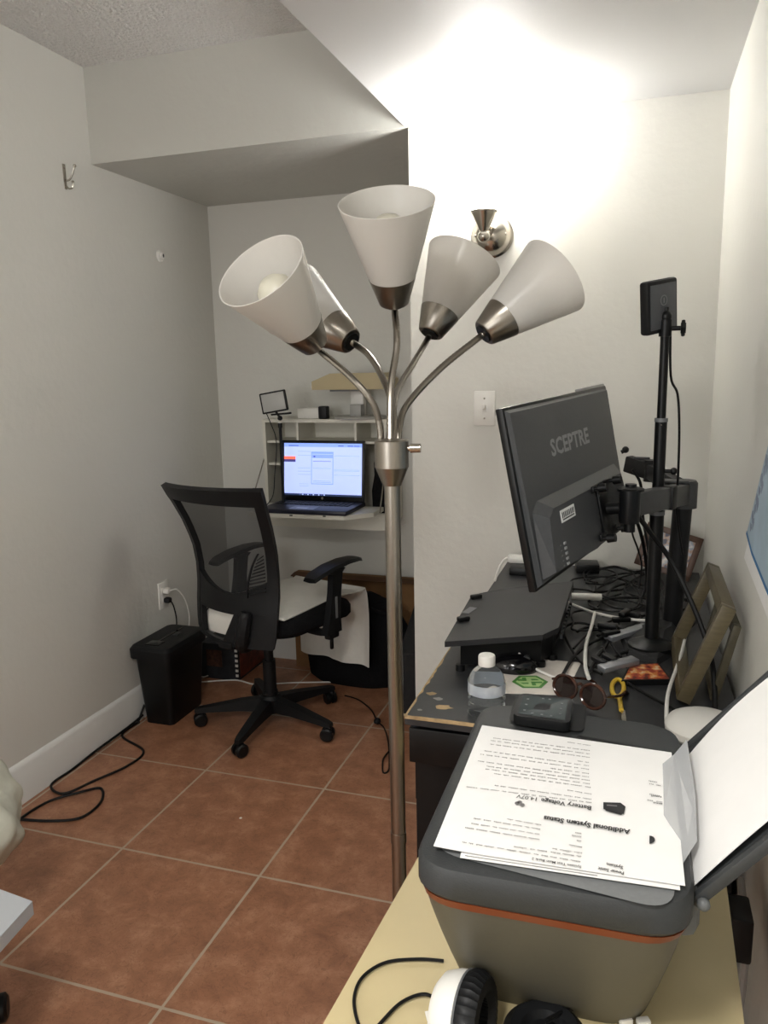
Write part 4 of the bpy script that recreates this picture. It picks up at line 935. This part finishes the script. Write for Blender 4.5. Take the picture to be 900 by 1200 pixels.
for i, lp in enumerate(loops):
    tag(obj('black_cable', bez(lp, (.0026, .0032, .0038)[i % 3]), RUB), TANG, 'cable', 'tangled black cables on the desk')
rd = random.Random(11)
for i in range(7):
    cx, cy = rd.uniform(690, 770), rd.uniform(674, 730); a0_ = rd.uniform(0, 6); rx = rd.uniform(14, 40); ry = rd.uniform(5, 12)
    lp = [(min(818, max(672, cx+rx*math.cos(a0_+k*.9)*(1+.1*k))), min(738, max(666, cy+ry*math.sin(a0_+k*.9)*(1+.12*k)))) for k in range(7)]
    tag(obj('black_cable', bez(lp, .0026, .004+.0008*i), RUB), TANG, 'cable', 'tangled black cables on the desk')
for i, (x, y, r_) in enumerate(((728, 726, 20), (740, 720, -30), (716, 742, 40), (732, 718, 70), (712, 733, -10))):
    tag(obj('cable_plug', M().box(PZ(x, y, ZD+.02+.004*i), (.045, .016, .012), rot=R('Z', r_), bev=.003), BLK2), 'black connector in the cable tangle beside the stand base', 'plug', 'black connectors on the desk')

# ================================================================ TAN TABLE + PRINTER
ZT = .72
tt = thing('work_table', (-.07, .7, 0), 'cream laminate table under the printer in the near foreground', 'table')
ta_ = PZ(383, 1200, ZT); tb_ = PZ(478, 1035, ZT); dirL = (tb_-ta_).normalized()
L0 = ta_-dirL*.45; L1 = tb_+dirL*.24; rR = .137
pm = M(); q = [L0, V((rR-.02, L0.y, ZT)), V((rR+.003, 1.275, ZT)), V((L1.x, 1.25, ZT))]
pm.add(q+[p-V((0, 0, .02)) for p in q], [[0, 1, 2, 3], [7, 6, 5, 4], [0, 4, 5, 1], [1, 5, 6, 2], [2, 6, 7, 3], [3, 7, 4, 0]])
obj('table_top', pm, CREAM, tt)
for x, y in ((L0.x+.05, L0.y+.05), (rR-.06, L0.y+.05), (rR-.05, 1.20), (L1.x+.05, 1.19)):
    obj('leg', M().bb((x-.018, y-.018, 0), (x+.018, y+.018, ZT-.02), .003), CREAM, tt)
# printer
pr = thing('printer', (-.06, .85, ZT), 'grey all-in-one printer with orange trim on the cream table', 'printer')
ZP = .948
def ringpx(pts, z): return [PZ(x, y, z) for x, y in pts]
fl_ = PZ(478, 1012, ZP); fr_ = PZ(818, 1070, ZP); br_ = PZ(797, 850, ZP); bl_ = PZ(566, 820, ZP)
def rquad(c, r, n=7):
    out = []
    for i in range(4):
        p, a, b = c[i], c[i-1], c[(i+1) % 4]; da = (a-p).normalized(); db = (b-p).normalized()
        s = p+da*r; e_ = p+db*r
        for k in range(n+1):
            t_ = k/n; out.append(s*(1-t_)**2+p*2*t_*(1-t_)+e_*t_*t_)
    return out
def scal(c, kx, y=0.):
    m_ = (c[0]+c[1]+c[2]+c[3])/4; return [m_+(p-m_)*kx+V((0, 0, y)) for p in c]
LC = [fl_, fr_, br_, bl_]
T = lambda c, z: [V((p.x, p.y, z)) for p in c]
def inset(c, f, b, l, r, z):
    """move front/back/left/right sides inward"""
    ex = (c[1]-c[0]).normalized(); ey = (c[3]-c[0]).normalized()
    return [V((p.x, p.y, z)) for p in (c[0]+ex*l+ey*f, c[1]-ex*r+ey*f, c[2]-ex*r-ey*b, c[3]+ex*l-ey*b)]
lidm = M(); lidm.loft([rquad(inset(LC, .004, 0, .003, .003, ZP-.034), .045), rquad(inset(LC, 0, 0, 0, 0, ZP-.028), .045), rquad(inset(LC, 0, 0, 0, 0, ZP-.008), .045), rquad(inset(LC, .003, .003, .003, .003, ZP-.002), .045), rquad(inset(LC, .009, .009, .009, .009, ZP), .042)])
lid = obj('lid', lidm, mat('printer_dark', (48, 50, 51), .5, noise=.05, nscale=250, bump=.1, bscale=600), pr)
obj('lid_inlay', M().loft([rquad([PZ(506, 997, ZP+k), PZ(790, 1069, ZP+k), PZ(795, 893, ZP+k), PZ(572, 850, ZP+k)], .03) for k in (-.001, .0012)]), mat('printer_inlay', (112, 114, 115), .5, noise=.05, nscale=250), lid, label='lighter grey lid inlay')
obj('band', M().loft([rquad(inset(LC, .005, .004, .004, .005, ZP-.042), .045), rquad(inset(LC, .003, .002, .002, .002, ZP-.034), .045)]), mat('orange_trim', (112, 52, 24), .35), pr, label='orange trim band')
body = M(); lev = []
bq_ = [PZ(516, 1152, ZT+.002), PZ(772, 1212, ZT+.002)]
for t_ in (0, .15, .35, .6, .85, 1.):
    k = t_**1.1; fi = .006+.105*k**1.0; z = (ZP-.042)*(1-t_)+ZT*t_
    lev.append(rquad(inset(LC, fi, .01+.02*k, .005+.012*k, .006+.022*k, z), .045+.01*k))
body.loft(lev[::-1]); obj('body', body, mat('printer_taupe', (88, 85, 75), .5, noise=.03, nscale=250), pr, label='taupe tapered housing')
# raised back bridge with control panel
ey = (LC[3]-LC[0]).normalized(); ex = (LC[1]-LC[0]).normalized()
cpq = [PZ(600, 838, ZP+.016), PZ(668, 848, ZP+.016), PZ(672, 818, ZP+.026), PZ(609, 812, ZP+.026)]
cm = M(); cm.loft([rquad([p-V((0, 0, .012)) for p in cpq], .01, 4), rquad(cpq, .01, 4)])
cpn = obj('control_panel', cm, BLK2, lid)
mid = sum(cpq, V())/4
sc2 = [mid+(p-mid)*.82+V((0, 0, .0004)) for p in cpq]
obj('display', M().add(sc2, [[0, 1, 2, 3]]), mat('display_glass', (52, 60, 60), .15), cpn, flat=True)
ic = M()
for (u_, v_) in ((.12, .2), (.12, .5), (.12, .8), (.3, .1), (.5, .1), (.7, .1), (.45, .9), (.6, .9), (.88, .25), (.88, .5), (.88, .75)):
    p = sc2[0].lerp(sc2[1], u_).lerp(sc2[3].lerp(sc2[2], u_), v_)+V((0, 0, .0004)); ic.box(p, (.003, .003, .0003))
obj('icons', ic, MGREY, cpn)
obj('panel_recess', M().loft([rquad([PZ(596, 845, ZP-.0), PZ(683, 858, ZP), PZ(688, 826, ZP), PZ(604, 815, ZP)], .01, 4), rquad([PZ(596, 845, ZP+.003), PZ(683, 858, ZP+.003), PZ(688, 826, ZP+.003), PZ(604, 815, ZP+.003)], .01, 4)]), BLK, lid)
obj('hinge_groove', M().loft([rquad([PZ(672, 868, ZP), PZ(796, 893, ZP), PZ(796, 884, ZP), PZ(678, 861, ZP)], .006, 3), rquad([PZ(672, 868, ZP+.001), PZ(796, 893, ZP+.001), PZ(796, 884, ZP+.001), PZ(678, 861, ZP+.001)], .006, 3)]), BLK, lid)
# paper tray on the right side
TR0 = V((.074, .66, ZP-.03)); tdir = V((.09, 0, .11)).normalized(); tn = tdir.cross(V((0, 1, 0)))
tn = tn if tn.z > 0 else -tn
hin = PZ(822, 1045, ZP-.01)
TR0 = V((hin.x-.008, hin.y+.0, ZP-.024))
TL_ = (XR-.006-TR0.x)/tdir.x
ty = V((0, 1, 0))
tray = M(); trot = basis(tdir, ty, tdir.cross(ty))
tcx = TR0+tdir*(TL_/2)+ty*.127
tray.box(tcx+ty*.016-tn*.003, (TL_, .284, .006), rot=trot, bev=.002)
tray.box(TR0+tdir*(TL_/2)+ty*.004-tn*.002, (TL_, .01, .012), rot=trot, bev=.004); tray.box(TR0+tdir*(TL_/2)+ty*.280-tn*.002, (TL_, .01, .012), rot=trot, bev=.004)
ty_ = obj('paper_tray', tray, DGREY, pr)
obj('tray_hinge', M().box(TR0+V((-.008, .03, -.014)), (.034, .06, .05), bev=.012).sph(TR0+V((.01, -.003, .004)), .006, 10), mat('hinge_grey', (92, 94, 94), .45), ty_)
tp_ = M()
def tpap(u, v): return TR0+tdir*(-.004+u*(TL_+.0))+ty*(.012+v*.222)+tn*(.004+.012*math.sin(PI*u*.9)*(.4+.6*v))
tp_.sheet(tpap, 10, 8, .0012)
tag(obj('paper_stack', tp_, PAPER), 'blank white paper loaded in the printer tray against the right wall', 'paper')
# translucent plastic sheet
tq = [PZ(775, 1004, ZP+.004), PZ(803, 1008, ZP+.005), PZ(815, 985, ZP+.008), PZ(822, 975, ZP+.008)]
TPL = mat('translucent_plastic', (190, 192, 194), .3, alpha=.55)
sm = M(); sa = [PZ(800, 1012, ZP+.0045), PZ(817, 985, ZP+.008), PZ(815, 930, ZP+.014), PZ(805, 866, ZP+.022), PZ(790, 884, ZP+.012), PZ(770, 900, ZP+.004), PZ(770, 1000, ZP+.0035)]
n = len(sa); c = sum(sa, V())/n
sm.add(sa+[p-V((0, 0, .0006)) for p in sa], [list(range(n)), list(range(n, 2*n))[::-1]]+[[i, (i+1) % n, n+(i+1) % n, n+i] for i in range(n)])
tag(obj('plastic_sleeve', sm, TPL, flat=True), 'translucent plastic sleeve edge sticking out right of the printed pages', 'sleeve')
# ---- printed sheets
def page(c, z, curl=0., seed=0):
    """c: px corners TL,TR,BR,BL"""
    w = [PZ(x, y, z) for x, y in c]
    def fn(u, v):
        p = w[0].lerp(w[1], u).lerp(w[3].lerp(w[2], u), v)
        return p+V((0, 0, .0009*math.sin(PI*u)*math.sin(2*PI*v+seed)+curl*max(0, (.25-u)/.25)**2*v))
    return fn
pC = [(565, 850), (787, 882), (803, 1038), (508, 993)]
ps = thing('paper_sheet', PZ(650, 950, ZP+.003), 'printed page headed Additional System Status lying upside-down on top of the printer', 'paper')
fnp = page(pC, ZP+.0062, .0015)
obj('sheet', M().sheet(fnp, 20, 16, .0005), PAPER, ps)
ZI = ZP+.0068
tx = M()
def pp(px, py): 
    p = PZ(px, py, ZI); return V((p.x, p.y, ZI+.0009))
def ptext(s, a, b, size=None, bold=0.): 
    A_, B_ = pp(*a), pp(*b); d = B_-A_; up_ = V((0, 0, 1)).cross(d); add_text(tx, s, A_, d, up_, width=d.length, size=size, bold=bold)
tx.m = 1
ptext('Additional System Status', (738, 973.5), (637.5, 957), size=.0110, bold=.035)
ptext('Battery Voltage', (693.5, 946), (634.5, 936.5), size=.0105, bold=.02)
tx.m = 1
ptext('14.07V', (631, 936), (606, 932), size=.0098)
ptext('Power Sonic', (731.5, 1023), (701, 1017), size=.0062, bold=.02); ptext('System', (730.5, 1016.5), (711, 1012), size=.0062, bold=.02)
tx.m = 1
ptext('System Test Main Bank 2', (681.5, 1016), (623.5, 1006), size=.0052, bold=.01)
tx.m = 0
rd = random.Random(5)
def words(a, b, h_=.0021, skip=0):
    A_, B_ = pp(*a), pp(*b); d = B_-A_; L_ = d.length; d.normalize(); up_ = V((0, 0, 1)).cross(d); x = 0
    while x < L_-.004:
        w = rd.uniform(.004, .012); w = min(w, L_-x)
        # little letter-like strokes
        k = x
        while k < x+w-.001:
            hh = h_*rd.uniform(.55, 1.); p = A_+d*k
            tx.add([p, p+d*.0009, p+d*.0009+up_*hh, p+up_*hh], [[0, 1, 2, 3]]); k += .0015
        x += w+.0022
for a, b in (((680, 1010), (541, 987)), ((681, 1004), (600, 992)), ((682, 1000), (640, 993.5)),
             ((682, 993), (660, 989)), ((681, 986), (668, 984)), ((681, 981), (670, 979)), ((681, 977), (671, 975.5)),
             ((632, 984), (545, 970)), ((632, 978), (545, 964)), ((633, 972), (554, 959)), ((634, 967), (594, 960)),
             ((693, 941), (545, 922)), ((693, 937), (575, 920)), ((693, 931), (664, 926)),
             ((692, 923), (572, 906)), ((691, 919), (566, 901)), ((691, 915), (569, 898)), ((690, 911), (560, 892)), ((690, 907), (640, 900)),
             ((690, 902), (562, 884)), ((690, 898), (567, 880)), ((690, 894), (670, 891)),
             ((691, 888), (572, 872)), ((691, 884), (575, 868)), ((691, 880), (577, 865)), ((692, 874), (665, 870)),
             ((776, 940.5), (758, 937.5)), ((773, 933), (759, 930.5)), ((774, 921), (757, 918)), ((770, 917), (759, 915))):
    words(a, b)
tx.m = 1
words((776, 942), (758, 939.5), .003); words((775, 934), (757, 931.5), .003)
# product picture on the page: dark case with a handle
bp0 = [(707, 941), (727, 941.5), (733, 946), (731, 955), (707, 949)]
w = [pp(*p) for p in bp0]; tx.add(w, [list(range(5))])
w = [pp(710, 951), pp(728, 956), pp(730, 954), pp(709, 949.5)]; tx.add(w, [[0, 1, 2, 3]])
w = [pp(761+6.5*math.cos(a)*(1 if math.cos(a) > 0 else 0), 985+4.8*math.sin(a)) for a in [-PI/2+PI*i/10 for i in range(11)]]; tx.add(w, [list(range(11))])
tx.m = 0; w = [pp(711, 944), pp(723, 945), pp(723, 946.2), pp(711, 945.2)]; tx.add([p+V((0, 0, .0002)) for p in w], [[0, 1, 2, 3]])
for x0, y0 in ((609, 941), (612, 944), (606, 942)):
    w = [pp(x0+3*math.cos(a), y0+2*math.sin(a)) for a in [2*PI*i/8 for i in range(8)]]; tx.add(w, [list(range(8))])
obj('printing', tx, [INK, INKB], ps, flat=True)
s2 = thing('paper_sheet', PZ(650, 950, ZP), 'second printed page peeking out under the front edge of the top page', 'paper')
obj('sheet', M().sheet(page([(575, 856), (785, 886), (797, 1043), (539, 1005)], ZP+.0038), 16, 12, .0005), PAPER, s2)
l2 = M(); A_ = PZ(545, 1002.5, ZP+.0046); B_ = PZ(700, 1026, ZP+.0046)
l2.box((A_+B_)/2, ((B_-A_).length, .0005, .0003), rot=R('Z', math.degrees(math.atan2((B_-A_).y, (B_-A_).x)))); obj('printing', l2, INK, s2)
tag(obj('paper_sheet', M().sheet(page([(580, 860), (782, 888), (790, 1030), (545, 995)], ZP+.0022), 10, 8, .0005), PAPER), 'lowest page of the small stack on the printer lid', 'paper')

# ---- headphones
hp = thing('headphones', PZ(560, 1200, ZT), 'white and black over-ear headphones in front of the printer', 'headphones')
hc = PY(553, 1195, .655)
hc = V((PZ(545, 1195, ZT+.04).x, PZ(545, 1195, ZT+.04).y, ZT+.043))
hx = (V((1, -.12, .1))).normalized()
obj('ear_cup', M().lathe([(0, -.030), (.028, -.029), (.037, -.022), (.0415, -.008), (.042, 0), (0, 0)], hc, hx, 40), WHP, hp, label='white ear cup shell')
cu = M(); pts_ = []
npl = 72
vs = []; fs = []
profc = [(.022, .001), (.040, .0), (.0435, .006), (.0435, .014), (.038, .022), (.028, .023), (.021, .017)]
t_ = V((0, 0, 1)); a_ = hx.cross(t_).normalized(); b2_ = hx.cross(a_)
for i in range(npl):
    an = 2*PI*i/npl; kk = 1+(.025 if i % 2 else -.01)
    for (r_, h_) in profc: vs.append(hc+hx*h_+(a_*math.cos(an)+b2_*math.sin(an))*r_*kk)
npf = len(profc)
for i in range(npl):
    j = (i+1) % npl
    for k in range(npf): k2 = (k+1) % npf; fs.append([i*npf+k, i*npf+k2, j*npf+k2, j*npf+k])
cu.add(vs, fs); cus = obj('ear_cushion', cu, BLK, hp, label='pleated black ear cushion')
obj('speaker_mesh', M().lathe([(0, .004), (.024, .004), (.024, .002), (0, .002)], hc, hx), BLKM, cus)
obj('stitching', M().lathe([(.0422, -.0005), (.0435, .0008), (.0422, .002)], hc, hx, 40, cap=False), MGREY, hp)
h2 = PZ(640, 1205, ZT+.012); h2 = V((h2.x, h2.y-.012, ZT+.001))
obj('ear_cushion', M().lathe([(.036, 0), (.042, .006), (.042, .016), (.034, .024), (.024, .022), (.02, .014), (0, .014)], h2, (0, 0, 1), 40), BLK, hp, label='second black ear cushion lying flat')
obj('headband', M().tube([hc-hx*.015+V((0, 0, -.0)), hc+V((-.02, -.10, .01)), hc+V((.04, -.20, .01)), hc+V((.11, -.16, -.01)), h2+V((.01, -.03, .008))], .009, n=12), BLK, hp)
hcab = tag(obj('audio_cable', M().tube([PZ(520, 1126, ZT+.004), PZ(490, 1124, ZT+.004), PZ(452, 1128, ZT+.004), PZ(425, 1145, ZT+.004), PZ(415, 1170, ZT+.004), PZ(420, 1200, ZT+.004), PZ(432, 1215, ZT+.004), PZ(445, 1200, ZT+.004), PZ(470, 1175, ZT+.004), PZ(497, 1165, ZT+.006), PZ(515, 1175, ZT+.01), PZ(524, 1190, ZT+.02)], .0019, sub=10), RUB), 'thin black headphone cable looping over the cream table', 'cable')
def ctag(px, py, rz, lab):
    c = PZ(px, py, ZT+.006); m_ = M(); m_.box(c, (.022, .010, .0012), rot=R('Z', rz) @ R('X', 12)); m_.m = 1
    m_.box(c+V((0, 0, .0009)), (.012, .0025, .0003), rot=R('Z', rz) @ R('X', 12)); tag(obj('cable_tag', m_, [WHP, INKB]), lab, 'tag')
ctag(511, 1189, 28, 'small white flag tag on the headphone cable left of the ear cup')
tag(obj('cable', M().tube([PZ(640, 1196, ZT+.028), PZ(665, 1184, ZT+.02), PZ(690, 1180, ZT+.008), PZ(715, 1185, ZT+.006), PZ(738, 1200, ZT+.005)], .0022), RUB), 'short black cable in front of the printer ending at white plugs', 'cable')
for (x, y, l_) in ((733, 1196, 'left one of two white plugs at the bottom edge before the printer'), (754, 1198, 'right one of two white plugs at the bottom edge before the printer')):
    tag(obj('cable_tag', M().box(PZ(x, y, ZT+.008), (.014, .009, .008), rot=R('Z', 25), bev=.002), WHP), l_, 'plug')
# cable & strip between table and right wall
tag(obj('electrical_cable', M().tube([V((.175, 1.15, .60)), PX(868, 1030, .178), PX(873, 1070, .178), PX(875, 1110, .178), PX(870, 1160, .178), PX(866, 1200, .178), PX(866, 1200, .178)-V((0, .03, .2)), V((.178, .62, .12)), V((.172, .62, .006))], .005), mat('cord_grey', (150, 150, 148), .5)), 'grey cord hanging between the cream table and the right wall', 'cord')
tag(obj('wall_adapter', M().box(PX(866, 1088, .168), (.03, .06, .07), bev=.004), BLK), 'dark plug adapter hanging in the gap beside the right wall', 'adapter')

# ================================================================ LIGHTS
def area(name, loc, rot, size, power, col):
    l = bpy.data.lights.new(name, 'AREA'); l.shape = 'DISK'; l.size = size; l.energy = power; l.color = col
    o = bpy.data.objects.new(name, l); COL.objects.link(o); o.location = loc; o.rotation_euler = rot; return o
l = bpy.data.lights.new('sconce_light', 'POINT'); l.energy = 12; l.color = (1, .995, .98); l.shadow_soft_size = .05
o = bpy.data.objects.new('sconce_light', l); COL.objects.link(o); o.location = SCONCE
l = bpy.data.lights.new('room_lamp', 'POINT'); l.energy = 16; l.color = (1, .975, .935); l.shadow_soft_size = .16
o = bpy.data.objects.new('room_lamp', l); COL.objects.link(o); o.location = (-1.35, -.9, 1.95)
area('low_ceiling_fill', (-.35, -.15, 2.13), (0, math.radians(12), 0), .35, 27, (1, .985, .95))  # added fill under the low ceiling to brighten the left wall, no fixture
area('rear_fill', (-1.2, -2.3, 1.3), (math.radians(100), 0, 0), 1.4, 22, (.99, .99, 1))  # added unseen soft fill behind the camera, aimed forward and slightly up
w = bpy.data.worlds.new('World'); SC.world = w; w.use_nodes = True
w.node_tree.nodes['Background'].inputs[0].default_value = (.8, .82, .85, 1); w.node_tree.nodes['Background'].inputs[1].default_value = .25
# ================================================================ CAMERA
cam = bpy.data.cameras.new('camera'); co = bpy.data.objects.new('camera', cam); COL.objects.link(co)
mt = Matrix((RT, UP, -FW)).transposed().to_4x4(); mt.translation = EYE; co.matrix_world = mt
cam.sensor_fit = 'VERTICAL'; cam.sensor_height = 24; cam.sensor_width = 18; cam.lens = 24*F_PX/1200; cam.clip_start = .02
SC.camera = co
SC.view_settings.view_transform = 'Standard'; SC.view_settings.look = 'None'; SC.view_settings.gamma = 1; SC.view_settings.use_curve_mapping = False
SC.view_settings.exposure = .25
